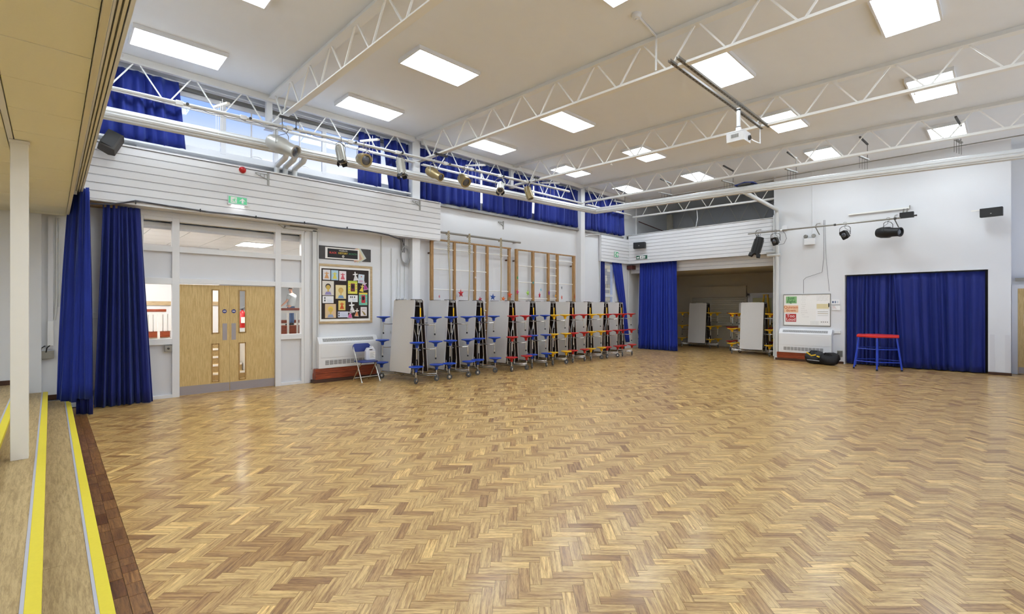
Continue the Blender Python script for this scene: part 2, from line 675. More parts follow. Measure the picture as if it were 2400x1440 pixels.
# east wall with the curtained opening
we = MB()
for b in ((16.02, 3.17, 0, 16.25, 4.98, 6.0), (16.02, -0.07, 0, 16.25, 0.31, 6.0), (16.02, 0.31, 2.5, 16.25, 3.17, 6.0), (16.25, 4.78, 0, 20.2, 4.98, 6.0)):
    we.box(*b)
wall_e = tag(we.build('wall_east', 'wall'), 'tall white end wall with a curtained opening', 'wall', kind='structure')
box('lintel', 'gloss', (16.0, 0.29, 2.495, 16.03, 3.19, 2.515), wall_e)
box('jamb', 'gloss', (16.0, 3.155, 0, 16.26, 3.19, 2.5), wall_e)
for y in (0.0, 0.25):
    box('corner_guard', 'panelw', (16.012, y - 0.05, 0.08, 16.02, y + 0.03, 0.95), wall_e)
tag(MB().box(16.0, -0.08, 0.0, 16.03, 0.31, 0.065).build('baseboard_east', 'skirt', bevel=0.004), 'short brown skirting at the right end of the end wall', 'skirting', kind='structure')
tag(MB().box(16.0, 3.17, 0.0, 16.03, 3.44, 0.065).build('baseboard_east', 'skirt', bevel=0.004), 'short brown skirting beside the white heater and curtain', 'skirting', kind='structure')
ws = MB()
for b in ((16.62, -1.3, 0, 16.8, -0.07, 6.0), (16.25, -0.07, 0, 16.8, 0.05, 6.0)):
    ws.box(*b)
tag(ws.build('wall_lobby', 'wall'), 'cool white wall set back at the far right edge', 'wall', kind='structure')
# south wall (behind the camera) with a clerestory like the north one
sw = MB()
for b in ((-0.3, -1.3, 0, 16.8, -1.15, 1.0), (-0.3, -1.3, 5.35, 16.8, -1.15, 6.0)):
    sw.box(*b)
for x in (-0.3, 3.05, 6.4, 9.7, 12.95, 16.5):
    sw.box(x - 0.15, -1.3, 1.0, x + 0.15, -1.15, 5.35)
so_w = tag(sw.build('wall_south', 'wall'), 'white window wall on the side behind the camera', 'wall', kind='structure')
for a, b in zip((-0.3, 3.05, 6.4, 9.7, 12.95), (3.05, 6.4, 9.7, 12.95, 16.5)):
    box('pane', 'glassm', (a + 0.15, -1.225, 1.0, b - 0.15, -1.219, 5.35), so_w)
    for z in (2.45, 3.9):
        box('transom', 'gloss', (a + 0.15, -1.25, z - 0.03, b - 0.15, -1.19, z + 0.03), so_w)
    box('mullion', 'gloss', ((a + b) / 2 - 0.03, -1.25, 1.0, (a + b) / 2 + 0.03, -1.19, 5.35), so_w)
wst = MB().box(-4.4, -1.3, 0, -4.2, 10.5, 3.6).box(-4.4, -1.4, 0, -0.1, -1.3, 3.6)
tag(wst.build('wall_west', 'wall'), 'white back wall of the stage', 'wall', kind='structure')
# servery behind the east opening, and the space above it
se = MB()
se.box(19.6, 4.9, 0, 19.8, 10.43, 2.98)
sv = tag(se.build('wall_servery', 'gwall'), 'cream wall at the back of the dim servery', 'wall', kind='structure')
tag(MB().box(16.34, 4.98, 2.92, 19.7, 10.3, 3.1).build('ceiling_servery', 'gwall'), 'low flat ceiling of the dim servery', 'ceiling', kind='structure')
ge = MB().box(19.5, 4.9, 3.1, 19.7, 10.43, 6.0)
tag(ge.build('wall_gallery', 'wall'), 'grey white back wall above the servery roof', 'wall', kind='structure')
# ceilings
cm = MB()
cm.add([(0.2, -1.3, CEZ(-1.3)), (19.8, -1.3, CEZ(-1.3)), (19.8, 10.45, CEZ(10.45)), (0.2, 10.45, CEZ(10.45)),
        (0.2, -1.3, 6.2), (19.8, -1.3, 6.2), (19.8, 10.45, 6.2), (0.2, 10.45, 6.2)],
       [(0, 1, 2, 3), (7, 6, 5, 4), (0, 4, 5, 1), (1, 5, 6, 2), (2, 6, 7, 3), (3, 7, 4, 0)])
tag(cm.build('ceiling', 'ceil'), 'high off-white hall ceiling', 'ceiling', kind='structure')
cs = tag(MB().box(-4.3, -1.3, 3.045, 0.17, 10.45, 3.2).box(-4.3, -1.3, 3.2, 0.206, 10.45, 3.6).build('ceiling_stage', 'cream'), 'low cream tiled ceiling over the stage', 'ceiling', kind='structure')
cols = [(-0.222, 0.172), (-0.86, -0.262), (-1.47, -0.866)]
for a, b in cols:
    y = 3.64 - 0.63 * 8
    while y < 10.2:
        ye = min(y + 0.63, 10.2)
        box('ceiling_tile', 'tile', (a + 0.002, y + 0.003, 3.02 + rnd.uniform(-0.001, 0.001), b - 0.002, ye - 0.003, 3.05), cs, 0.003)
        y = ye
box('cover_strip', 'white', (-0.258, -1.2, 3.015, -0.226, 10.2, 3.05), cs)
for k, (x, y) in enumerate(((-1.17, 1.0), (-1.17, 4.2), (-1.17, 7.5), (-2.6, 1.0), (-2.6, 4.2), (-2.6, 7.5))):  # unseen lamps, added to brighten the low stage ceiling
    q = thing('stage_fill_light', '%s added fill panel over the stage floor, out of view' % ('near front', 'middle front', 'far front', 'near back', 'middle back', 'far back')[k], 'ceiling light', (x, y, 3.0), group='added stage fill panels')
    MB().box(-0.3, -0.3, 0, 0.3, 0.3, 0.018).build('frame', 'white', q)
    MB().box(-0.285, -0.285, -0.004, 0.285, 0.285, 0.002).build('diffuser', 'lamp', q)
# proscenium edge: boards and curtain track seen from below
pt = tag(MB().box(0.205, -1.3, 3.34, 0.34, 10.23, 5.9).build('wall_proscenium', 'wall'), 'white proscenium wall edge above the stage steps', 'wall', kind='structure')
box('edge_board', 'cream', (0.174, -1.2, 3.0, 0.206, 10.2, 3.2), pt, 0.002)
box('soffit_board', 'cream', (0.21, -1.2, 3.335, 0.345, 10.2, 3.345), pt)
for x, w, m_, zz in ((0.222, 0.010, 'white', 3.30), (0.243, 0.010, 'black', 3.315), (0.258, 0.012, 'white', 3.30), (0.280, 0.014, 'cream', 3.30), (0.305, 0.016, 'cream', 3.295), (0.330, 0.02, 'white', 3.29)):
    box('track_rail', m_, (x - w / 2, -1.2, zz, x + w / 2, 10.15, 3.345), pt)

# ---- post on the steps
po = thing('stage_post', 'white square post standing on the middle stage step', 'post', (-0.19, 5.88, 0.3))
MB().box(-0.055, -0.06, 0.0, 0.055, 0.06, 2.715).build('shaft', 'post', po, bevel=0.004)
MB().box(-0.062, -0.066, 2.69, 0.062, 0.066, 2.714).build('head_plate', 'post', po)

# ---- columns on the north wall
for x, lab in ((6.44, 'white wall column between the clerestory curtains above the cladding end'), (13.06, 'white wall column to the right of the climbing frames')):
    c = thing('wall_column', lab, 'column', (x, 10.2, 0), group='wall columns')
    MB().box(-0.11, -0.16, 0, 0.11, 0.03, CEZ(10) - 0.0).build('shaft', 'white', c, bevel=0.004)
    MB().box(-0.09, -0.17, 4.9, 0.09, -0.16, 5.2).build('bearing_plate', 'white', c)

# ---- clerestory windows (frames, mullions, panes)
mull = [0.15, 1.50, 2.36, 3.30, 4.29, 5.55, 6.44, 7.4, 8.4, 9.4, 10.4, 11.4, 12.4, 13.06, 14.0, 14.9, 15.68]
cw = tag(MB().box(0.1, 10.33, 4.40, 15.7, 10.38, 4.54).build('window_1', 'gloss'), 'long white framed clerestory window band with blue sky', 'window', kind='structure')
box('head_rail', 'gloss', (0.1, 10.33, 5.42, 15.7, 10.38, 5.58), cw)
box('blind_box', 'grille', (0.1, 10.26, 5.50, 6.3, 10.33, 5.57), cw)
for i, x in enumerate(mull):
    box('mullion', 'gloss', (x - 0.045, 10.325, 4.5, x + 0.045, 10.385, 5.45), cw, 0.003)
for a, b in zip(mull[:-1], mull[1:]):
    box('pane', 'glassm', (a + 0.04, 10.354, 4.52, b - 0.04, 10.360, 5.44), cw)
for x in (2.85, 3.78):
    box('glazing_bar', 'gloss', (x - 0.012, 10.335, 4.54, x + 0.012, 10.37, 5.42), cw)
    MB().tube([(x - 0.02, 10.33, 4.56), (x + 0.12, 10.31, 4.57), (x + 0.18, 10.31, 4.55)], 0.008, 6).build('window_stay', 'gloss', cw)
# sill board right of the cladding
s1 = tag(MB().box(6.6, 10.12, 4.205, 15.68, 10.36, 4.27).build('trim_1', mat('grey sill board', (142, 140, 138), 0.5)), 'grey ledge board under the long clerestory curtains', 'ledge', kind='structure')
s2 = tag(MB().box(0.35, 10.05, 4.345, 6.3, 10.36, 4.375).build('trim_2', 'white'), 'white window board behind the cladding top', 'ledge', kind='structure')

# ---- board cladding: north fascia, corner and east fascia
def cladding(name, lab, a, b, z0, z1, n, axis, face, depth, gap=0.013):
    """n horizontal boards from z0 to z1; axis 'x' (faces -y at y=face) or 'y' (faces -x at x=face)."""
    if axis == 'x':
        o = MB().box(a, face + 0.02, z0 + 0.01, b, face + depth, z1 - 0.005).build(name, 'panelw')
    else:
        o = MB().box(face + 0.02, a, z0 + 0.01, face + depth, b, z1 - 0.005).build(name, 'panelw')
    tag(o, lab, 'cladding', kind='structure')
    h = (z1 - z0) / n
    for k in range(n):
        za, zb = z0 + k * h, z0 + (k + 1) * h - gap
        prof = [(0.02, za), (0.0, za + 0.002), (0.0, zb - 0.004), (0.006, zb), (0.02, zb)]
        if axis == 'x':
            MB().prism(prof, a, b, lambda d, z, t: (t, face + d, z)).build('cladding_board', 'gloss', o)
        else:
            MB().prism(prof, a, b, lambda d, z, t: (face + d, t, z)).build('cladding_board', 'gloss', o)
    return o


fa = cladding('trim_3', 'white horizontal board cladding above the double doors', 0.345, 7.06, 3.30, 4.20, 7, 'x', 9.90, 0.36)
box('top_cap', 'gloss', (0.345, 9.885, 4.20, 7.06, 10.05, 4.225), fa)
box('soffit', 'white', (0.345, 9.91, 3.27, 7.06, 10.3, 3.30), fa)
cladding('trim_4', 'white board cladding in the far corner above the small window', 14.2, 16.0, 3.25, 4.2, 8, 'x', 10.10, 0.12)
fe = cladding('trim_5', 'white horizontal board cladding over the servery opening', 4.98, 10.12, 3.25, 4.34, 9, 'y', 16.0, 0.3)
box('top_cap', 'gloss', (15.985, 4.98, 4.34, 16.32, 10.2, 4.36), fe)
cladding('trim_6', 'lower set-back white boards over the servery opening', 4.98, 10.2, 2.90, 3.27, 3, 'y', 16.31, 0.1)

# ================================================================== DOOR SCREEN
scr = tag(MB().box(1.02, 10.21, 0.0, 1.14, 10.32, 3.28).build('door_frame_screen', 'gloss', bevel=0.003), 'white glazed timber screen around the oak double doors', 'screen', kind='structure')
SX = [(1.14, 1.54), (1.65, 3.25), (3.36, 3.76)]


def sb(x0, z0, x1, z1, y0=10.21, y1=10.32, name='frame_rail', m_='gloss'):
    return box(name, m_, (x0, y0, z0, x1, y1, z1), scr, 0.003)


sb(1.54, 0, 1.65, 3.28, name='frame_stile')
sb(3.25, 0, 3.36, 3.28, name='frame_stile')
sb(3.76, 0, 3.93, 3.28, name='frame_stile')
box('frame_bead', 'gloss', (3.82, 10.195, 0, 3.845, 10.215, 3.25), scr)
sb(1.14, 3.11, 1.54, 3.28)
sb(1.65, 3.11, 3.25, 3.28)
sb(3.36, 3.11, 3.76, 3.28)
for i, (a, b) in enumerate(SX):
    sb(a, 2.57, b, 2.665)
    sb(a, 2.0 if i != 1 else 2.02, b, 2.11)
    box('infill_panel', 'panelw', (a, 10.262, 2.10, b, 10.29, 2.58), scr)
    box('pane', 'glassm', (a, 10.272, 2.65, b, 10.278, 3.12), scr)
    if i != 1:
        sb(a, 0.94, b, 1.045)
        sb(a, 0.0, b, 0.06)
        box('infill_panel', 'panelw', (a, 10.262, 0.05, b, 10.29, 0.95), scr)
        box('pane', 'glassm', (a, 10.272, 1.03, b, 10.278, 2.01), scr)
for zz in (3.17, 3.23):
    box('frame_bead', 'gloss', (1.1, 10.195, zz, 3.9, 10.212, zz + 0.022), scr)
# oak double doors
DC = 2.447


def door(name, lab, x0, x1, px0, px1, plate, kx, n):
    d = thing(name, lab, 'door', ((x0 + x1) / 2, 10.25, 0), kind='structure')
    ox = (x0 + x1) / 2
    # leaf with two vision slots: built as strips
    lf = MB()
    a, b = x0 - ox, x1 - ox
    p0, p1 = px0 - ox, px1 - ox
    for q in ((a, 0.01, p0, 2.005), (p1, 0.01, b, 2.005), (p0, 0.01, p1, 0.21), (p0, 0.91, p1, 1.11), (p0, 1.92, p1, 2.005)):
        lf.box(q[0], 0, q[1], q[2], 0.044, q[3])
    lf.build('leaf', 'oak', d)
    for z0, z1 in ((0.21, 0.91), (1.11, 1.92)):
        be = MB()
        for q in ((p0 - .008, z0 - .008, p0 + .012, z1 + .008), (p1 - .012, z0 - .008, p1 + .008, z1 + .008), (p0, z0 - .008, p1, z0 + .012), (p0, z1 - .012, p1, z1 + .008)):
            be.box(q[0], -0.008, q[1], q[2], 0.006, q[3])
        fr_ = be.build('vision_bead', wood('oak bead', (160, 124, 70), (186, 150, 92), 0.4, 'Z', 1.2), d)
        box('pane', 'glassm', (p0, 0.018, z0, p1, 0.024, z1), fr_)
    box('kick_plate', mat('brushed plate', (164, 158, 160), 0.35, 0.5, var=0.06, scale=30, stretch=(1, 1, 12)), (a + 0.004, -0.003, 0.015, b - 0.004, 0.001, 0.175), d)
    box('push_plate', bpy.data.materials['brushed plate'], (plate - ox - 0.038, -0.003, 0.975, plate - ox + 0.038, 0.001, 1.29), d, 0.001)
    k = MB().prism(circle(0.037, 20), 0, 1, lambda u, v, t: (kx - ox + u, -0.0045 + 0.004 * t, 1.52 + v)).build('fire_door_disc', cmat((30, 40, 120)), d)
    bars = MB()
    for z in (0.008, -0.008):
        bars.box(kx - ox - 0.024, -0.0052, 1.52 + z - 0.004, kx - ox + 0.024, -0.0044, 1.52 + z + 0.004)
    bars.build('disc_wording', 'paper', k)
    return d


door('door_1', 'left oak door leaf with two narrow glass slots and push plate', 1.652, DC - 0.0015, 2.155, 2.27, 2.365, 2.36, 1)
door('door_2', 'right oak door leaf with two narrow glass slots and push plate', DC + 0.0015, 3.248, 2.605, 2.72, 2.515, 2.515, 2)
box('door_catch', 'galv', (1.43, 10.17, 0.82, 1.53, 10.21, 0.93), scr, 0.004)
MB().lathe([(0.018, 0), (0.018, 0.03), (0.008, 0.035)], 12, Matrix.Translation((1.48, 10.17, 0.875)) @ Matrix.Rotation(R(90), 4, 'X')).build('catch_boss', 'dgrey', scr, True)

# ================================================================== CORRIDOR BEYOND THE SCREEN
cor = MB()
cor.box(-0.5, 13.3, 0, 2.95, 13.45, 3.4)
cor.box(2.85, 13.45, 0, 2.95, 25.2, 3.4)
cor.box(2.85, 25.0, 0, 12.1, 25.2, 3.4)
cor.box(12.0, 10.43, 0, 12.1, 25.2, 3.4)
cor.box(-0.5, 10.43, 3.1, 7.5, 10.5, 3.4)
cor.box(-0.6, 10.43, 0, -0.45, 13.45, 3.4)
cwall = tag(cor.build('wall_corridor', 'wall'), 'white corridor wall seen through the door glass', 'wall', kind='structure')
box('dado_rail', 'frame', (-0.4, 13.27, 1.64, 2.95, 13.31, 1.73), cwall)
box('skirting', 'redwood', (2.96, 24.97, 0.8, 12.0, 25.0, 0.95), cwall)
tag(box('floor_corridor', 'oakh', (-0.5, 10.4, -0.1, 12.0, 13.4, -0.002)), 'pale wooden corridor floor beyond the doors', 'floor', kind='structure')
cc = tag(MB().box(-0.5, 10.43, 3.03, 12.1, 25.1, 3.4).build('ceiling_corridor', 'white'), 'white tiled corridor ceiling seen through the top glass', 'ceiling', kind='structure')
for i in range(13):
    for j in range(5):
        box('ceiling_tile', 'gloss', (-0.5 + i * 0.6 + 0.006, 10.45 + j * 0.6 + 0.006, 3.015, 0.1 + i * 0.6 - 0.006, 11.05 + j * 0.6 - 0.006, 3.032), cc)
box('bulkhead', 'panelw', (1.0, 10.44, 2.985, 4.0, 10.5, 3.06), cc)
for x, y, lab in ((3.31, 11.82, 'bright ceiling panel in the corridor seen above the doors'), (0.25, 12.0, 'added fill panel over the left end of the corridor, out of view'), (0.25, 11.0, 'added corridor fill panel by the left screen, out of view'),
                  (3.9, 14.6, 'first added foyer fill panel behind the landing'), (6.2, 15.0, 'second added foyer fill panel behind the landing'), (5.5, 18.5, 'third added foyer fill panel'), (8.5, 18.5, 'fourth added foyer fill panel'), (8.0, 22.0, 'added foyer fill panel above the person')):  # all but the first panel are added, unseen, to brighten corridor and foyer
    cl = thing('corridor_light', lab, 'ceiling light', (x, y, 3.0))
    MB().box(-0.30, -0.38, 0, 0.30, 0.38, 0.02).build('frame', 'white', cl)
    MB().box(-0.28, -0.36, -0.004, 0.28, 0.36, 0.002).build('diffuser', 'frosted', cl)
# raised landing with steps
ld = tag(MB().box(3.2, 11.75, 0, 12.0, 25.0, 0.80).build('floor_landing', cmat((206, 202, 194))), 'raised corridor landing behind the screen', 'landing', kind='structure')
box('landing_edge', 'redwood', (3.19, 11.73, 0.70, 12.0, 11.78, 1.17), ld)
stp = thing('corridor_steps', 'short flight of wooden steps seen through the left door glass', 'steps', (2.4, 12.0, 0), kind='structure')
for k in range(5):
    s_ = box('tread', 'oakh', (-0.5, k * 0.26, 0, 0.78, 1.29, 0.15 + 0.16 * k), stp)
    box('nosing', 'paper', (-0.5, k * 0.26 - 0.01, 0.115 + 0.16 * k, 0.78, k * 0.26 + 0.03, 0.154 + 0.16 * k), s_)
# balustrades
def balustrade(lab, x0, x1, y, z0, zr, xs):
    b = thing('balustrade', lab, 'balustrade', ((x0 + x1) / 2, y, z0))
    ox = (x0 + x1) / 2
    MB().box(x0 - ox, -0.03, zr - z0, x1 - ox, 0.03, zr - z0 + 0.055).build('handrail', 'redwood', b, bevel=0.006)
    MB().box(x0 - ox, -0.02, zr - z0 - 0.06, x1 - ox, 0.02, zr - z0 - 0.0).build('top_rail', 'white', b)
    for x in xs:
        MB().box(x - ox - 0.02, -0.02, 0, x - ox + 0.02, 0.02, zr - z0 - 0.06).build('baluster', 'white', b)
    return b


balustrade('white balustrade with brown handrail beyond the right side glass', 3.3, 5.6, 11.72, 0.80, 1.52, [3.80, 4.01, 4.22, 4.55, 4.83, 5.11, 5.39, 3.42])
balustrade('white balustrade with brown handrail beyond the left side glass', 0.4, 1.78, 12.5, 0.0, 1.50, [0.45 + 0.3 * i for i in range(5)])
rd = thing('corridor_radiator', 'white panel radiator in the corridor beyond the left side glass', 'radiator', (1.3, 13.27, 1.05))
for k in range(16):
    MB().box(-0.7 + k * 0.088, -0.05, 0, -0.7 + k * 0.088 + 0.075, -0.01, 0.40).build('fin', 'white', rd, bevel=0.01)
MB().box(-0.7, -0.03, 0.02, 0.7, 0.0, 0.38).build('back_panel', 'white', rd)
tag(MB().box(0.5, 13.2, 0.92, 1.95, 13.28, 1.05).build('pipe_casing', 'redwood'), 'brown boxed pipe casing under the corridor radiator', 'casing')
fx = thing('fire_extinguisher', 'red fire extinguisher seen through the right door glass', 'extinguisher', (3.30, 12.7, 1.1))
MB().lathe([(0.0, 0), (0.075, 0.005), (0.08, 0.03), (0.08, 0.33), (0.05, 0.39), (0.025, 0.41), (0.025, 0.43)], 16).build('cylinder', 'red', fx, True)
MB().tube([(0, 0, 0.42), (0, 0, 0.46)], 0.02, 8).tube([(-0.02, 0, 0.46), (0.09, 0, 0.50)], 0.01, 6).tube([(-0.02, 0, 0.45), (0.08, 0, 0.455)], 0.008, 6).build('valve', 'black', fx)
MB().tube([(-0.02, 0, 0.45), (-0.09, -0.02, 0.43), (-0.095, -0.03, 0.25), (-0.09, -0.03, 0.1)], 0.012, 6).build('hose', 'black', fx, True)
MB().box(-0.05, -0.085, 0.12, 0.05, -0.075, 0.26).build('instruction_label', 'paper', fx)


# ---- person on the landing, seen from behind through the glass
def skin_obj(name, joints, edges, m_, parent, root=0, sub=2):
    me = bpy.data.meshes.new(name)
    me.from_pydata([j[0] for j in joints], edges, [])
    o = bpy.data.objects.new(name, me)
    C.objects.link(o)
    sk = o.modifiers.new('skin', 'SKIN')
    sk.use_smooth_shade = True
    for i, j in enumerate(joints):
        r = j[1] if isinstance(j[1], tuple) else (j[1], j[1])
        me.skin_vertices[0].data[i].radius = r
        me.skin_vertices[0].data[i].use_root = (i == root)
    ss = o.modifiers.new('subsurf', 'SUBSURF')
    ss.levels = sub
    ss.render_levels = sub
    me.materials.append(M[m_])
    o.parent = parent
    return o


pe = thing('person', 'person in a light grey t-shirt and jeans, leaning by the corridor rail', 'person', (7.66, 22.0, 0.80), R(40))
# body (one continuous skin), clothes over it
J = [((0, 0, 0.92), 0.135), ((0.0, 0.0, 1.08), 0.13), ((0.0, -0.02, 1.22), 0.15), ((0, -0.03, 1.33), 0.12), ((0, -0.02, 1.41), 0.055), ((-0.01, 0.01, 1.47), 0.052),
     ((-0.02, 0.02, 1.55), 0.078), ((-0.02, 0.02, 1.63), 0.074), ((-0.02, 0.02, 1.67), 0.05),
     ((-0.19, -0.02, 1.31), 0.06), ((-0.26, 0.04, 1.06), 0.047), ((-0.30, 0.20, 0.90), 0.038), ((-0.31, 0.25, 0.86), 0.034),
     ((0.19, -0.02, 1.31), 0.06), ((0.25, 0.03, 1.05), 0.047), ((0.25, 0.18, 0.92), 0.038), ((0.25, 0.24, 0.90), 0.034),
     ((-0.09, 0, 0.86), 0.10), ((-0.10, 0.03, 0.48), 0.065), ((-0.11, -0.01, 0.10), 0.045), ((-0.11, 0.12, 0.035), 0.038),
     ((0.09, 0, 0.86), 0.10), ((0.10, 0.03, 0.48), 0.065), ((0.11, -0.01, 0.10), 0.045), ((0.11, 0.12, 0.035), 0.038)]
ED = [(0, 1), (1, 2), (2, 3), (3, 4), (4, 5), (5, 6), (6, 7), (7, 8), (3, 9), (9, 10), (10, 11), (11, 12), (3, 13), (13, 14), (14, 15), (15, 16),
      (0, 17), (17, 18), (18, 19), (19, 20), (0, 21), (21, 22), (22, 23), (23, 24)]
skin_obj('body', J, ED, 'skin', pe)
T = [((0, 0, 0.78), 0.195), ((0, 0.0, 1.0), 0.185), ((0, -0.02, 1.2), 0.19), ((0, -0.03, 1.34), 0.145), ((0, -0.02, 1.40), 0.075),
     ((-0.19, -0.02, 1.31), 0.085), ((-0.245, 0.02, 1.12), 0.075), ((0.19, -0.02, 1.31), 0.085), ((0.24, 0.02, 1.11), 0.075)]
skin_obj('t_shirt', T, [(0, 1), (1, 2), (2, 3), (3, 4), (3, 5), (5, 6), (3, 7), (7, 8)], 'tee', pe)
Jn = [((0, 0, 0.93), 0.17), ((0, 0, 0.86), 0.165), ((-0.095, 0, 0.80), 0.125), ((-0.10, 0.03, 0.48), 0.09), ((-0.11, -0.01, 0.07), 0.07),
      ((0.095, 0, 0.80), 0.125), ((0.10, 0.03, 0.48), 0.09), ((0.11, -0.01, 0.07), 0.07)]
skin_obj('jeans', Jn, [(0, 1), (1, 2), (2, 3), (3, 4), (1, 5), (5, 6), (6, 7)], 'jeans', pe)
hr = MB()
hp = []
for i in range(7):
    for j in range(12):
        th = R(15 + i * 13)
        ph = 2 * math.pi * j / 12
        k = 1.0 if not (math.sin(ph) > 0.3 and th > R(50)) else 0.82
        hp.append((-0.02 + 0.091 * k * math.sin(th) * math.cos(ph), 0.01 + 0.10 * k * math.sin(th) * math.sin(ph), 1.60 + 0.105 * math.cos(th)))
hr.v = hp
hr.f = [(i * 12 + j, i * 12 + (j + 1) % 12, i * 12 + 12 + (j + 1) % 12, i * 12 + 12 + j) for i in range(6) for j in range(12)] + [tuple(range(12))]
hr.build('hair', 'hair', pe, True, 80)
MB().lathe([(0.012, 0), (0.016, 0.012), (0.006, 0.03)], 8, Matrix.Translation((-0.02, 0.088, 1.57)) @ Matrix.Rotation(R(-90), 4, 'X')).build('nose', 'skin', pe, True)
for sx in (-1, 1):
    MB().lathe([(0.006, -0.02), (0.018, 0.0), (0.006, 0.022)], 8, Matrix.Translation((-0.02 + sx * 0.083, 0.015, 1.575))).build('ear', 'skin', pe, True)
gl_ = MB()
for sx in (-1, 1):
    gl_.tube([(-0.02 + sx * 0.032 + 0.024 * math.cos(t * math.pi / 5), 0.098, 1.60 + 0.018 * math.sin(t * math.pi / 5)) for t in range(11)], 0.003, 5)
    gl_.tube([(-0.02 + sx * 0.056, 0.098, 1.60), (-0.02 + sx * 0.082, 0.02, 1.60)], 0.003, 5)
gl_.build('glasses', 'black', pe)
mo = MB().tube([(-0.045, 0.094, 1.535), (-0.02, 0.099, 1.532), (0.005, 0.094, 1.535)], 0.005, 6)
mo.build('mouth', cmat((170, 96, 90)), pe)


def hand(parent, c, fwd, side):
    fwd = Vector(fwd).normalized()
    s_ = Vector(side).normalized()
    c = Vector(c)
    mb = MB()
    mb.tube([c - fwd * 0.01, c + fwd * 0.04, c + fwd * 0.08], 0.03, 10, radii=[0.028, 0.038, 0.034])
    dn = Vector((0, 0, -1))
    for i, ln in enumerate((0.065, 0.075, 0.07, 0.055)):
        b = c + fwd * 0.075 + s_ * (-0.027 + 0.018 * i)
        mb.tube([b, b + fwd * ln * 0.5 + dn * 0.006, b + fwd * ln * 0.8 + dn * 0.03, b + fwd * ln * 0.8 + dn * 0.05], 0.009, 6)
    b = c + fwd * 0.03 - s_ * 0.03
    mb.tube([b, b + fwd * 0.03 - s_ * 0.02, b + fwd * 0.055 - s_ * 0.018 + dn * 0.02], 0.01, 6)
    return mb.build('hand', 'skin', parent, True, 60)


hand(pe, (-0.31, 0.25, 0.86), (0, 1, -0.5), (1, 0, 0))
hand(pe, (0.25, 0.24, 0.90), (0, 1, -0.2), (-1, 0, 0))
sh = MB()
for sx in (-1, 1):
    sh.tube([(sx * 0.11, -0.06, 0.035), (sx * 0.11, 0.0, 0.045), (sx * 0.11, 0.1, 0.035), (sx * 0.11, 0.19, 0.028)], 0.05, 10, radii=[0.035, 0.048, 0.045, 0.028])
sh.build('shoes', 'black', pe, True, 60)

# ================================================================== CURTAINS
def curtain(name, lab, p0, p1, z0, z1, folds, amp, m_, group=None, p0b=None, p1b=None, seed=0, hem=0.0, pinch=1.0, nz=14, kind=None):
    """Hanging cloth between plan points p0-p1 (top) and p0b-p1b (bottom), with real folds and thickness."""
    r = random.Random(seed + 100)
    p0, p1 = Vector(p0 + (0,)), Vector(p1 + (0,))
    q0 = Vector((p0b or tuple(p0[:2])) + (0,)) if p0b else p0
    q1 = Vector((p1b or tuple(p1[:2])) + (0,)) if p1b else p1
    n = folds * 10 + 1
    # uneven fold phase
    ph = [0.0]
    for i in range(n - 1):
        ph.append(ph[-1] + 2 * math.pi / 10 * (1 + 0.6 * math.sin(i * 0.19 + seed) * math.sin(i * 0.083 + 2 * seed)))
    av = [0.65 + 0.5 * r.random() for _ in range(folds + 2)]
    V, F = [], []
    for k in range(nz + 1):
        v = k / nz
        a = p0.lerp(q0, v)
        b = p1.lerp(q1, v)
        d = (b - a)
        nn = Vector((-d.y, d.x, 0)).normalized()
        for i in range(n):
            u = i / (n - 1)
            fi = int(u * folds)
            am = amp * (av[fi] * (1 - (u * folds - fi)) + av[fi + 1] * (u * folds - fi))
            grow = 0.45 + 0.55 * min(1, v * 3)
            off = am * grow * (math.sin(ph[i]) + 0.45 * math.sin(0.47 * ph[i] + seed) + 0.28 * math.sin(2.3 * ph[i] + 2 * v + seed))
            sway = 0.012 * math.sin(5 * v + u * 9 + seed) * v
            p = a.lerp(b, u) + nn * (off + sway)
            hz = z1 + (z0 - z1) * v + (hem * math.sin(ph[i] * 0.5 + seed) * v if hem else 0)
            V.append((p.x, p.y, hz))
    for k in range(nz):
        for i in range(n - 1):
            q = k * n + i
            F.append((q, q + 1, q + n + 1, q + n))
    me = bpy.data.meshes.new(name)
    c0 = sum((Vector(p) for p in V), Vector()) / len(V)
    base = Vector((c0.x, c0.y, z0))
    me.from_pydata([tuple(Vector(p) - base) for p in V], [], F)
    me.materials.append(M[m_])
    me.shade_smooth()
    o = bpy.data.objects.new(name, me)
    o.location = base
    C.objects.link(o)
    so = o.modifiers.new('thickness', 'SOLIDIFY')
    so.thickness = 0.004
    if lab:
        tag(o, lab, 'curtain', group, kind)
    return o


def child(o, parent):
    """reparent o (placed in world space) below parent, keeping its place"""
    bpy.context.view_layer.update()
    o.parent = parent
    o.matrix_parent_inverse = parent.matrix_world.inverted()
    return o


# stage curtain, gathered at the end of its track
sc_ = thing('stage_curtain', 'bright blue velour stage curtain gathered beside the steps', 'curtain', (0.30, 9.5, 0))
child(curtain('curtain_back', None, (0.20, 9.95), (0.36, 9.45), 0.20, 3.33, 6, 0.035, 'blue', p0b=(0.07, 10.02), p1b=(0.26, 9.5), seed=1), sc_)
child(curtain('front_panel', None, (0.30, 9.50), (0.40, 9.28), 0.25, 3.34, 3, 0.022, 'blue', p0b=(0.22, 9.62), p1b=(0.42, 9.30), seed=2), sc_)
child(curtain('lining', None, (0.26, 9.75), (0.41, 9.36), 0.015, 3.30, 5, 0.022, 'bluedk', p0b=(0.27, 9.62), p1b=(0.45, 9.38), seed=3), sc_)
for i in range(5):
    put('glider', MB().box(-0.006, -0.006, 0, 0.006, 0.006, 0.03).mesh('glider', 'white'), sc_, (-0.02 + 0.02 * i, 0.2 - 0.1 * i, 3.32))
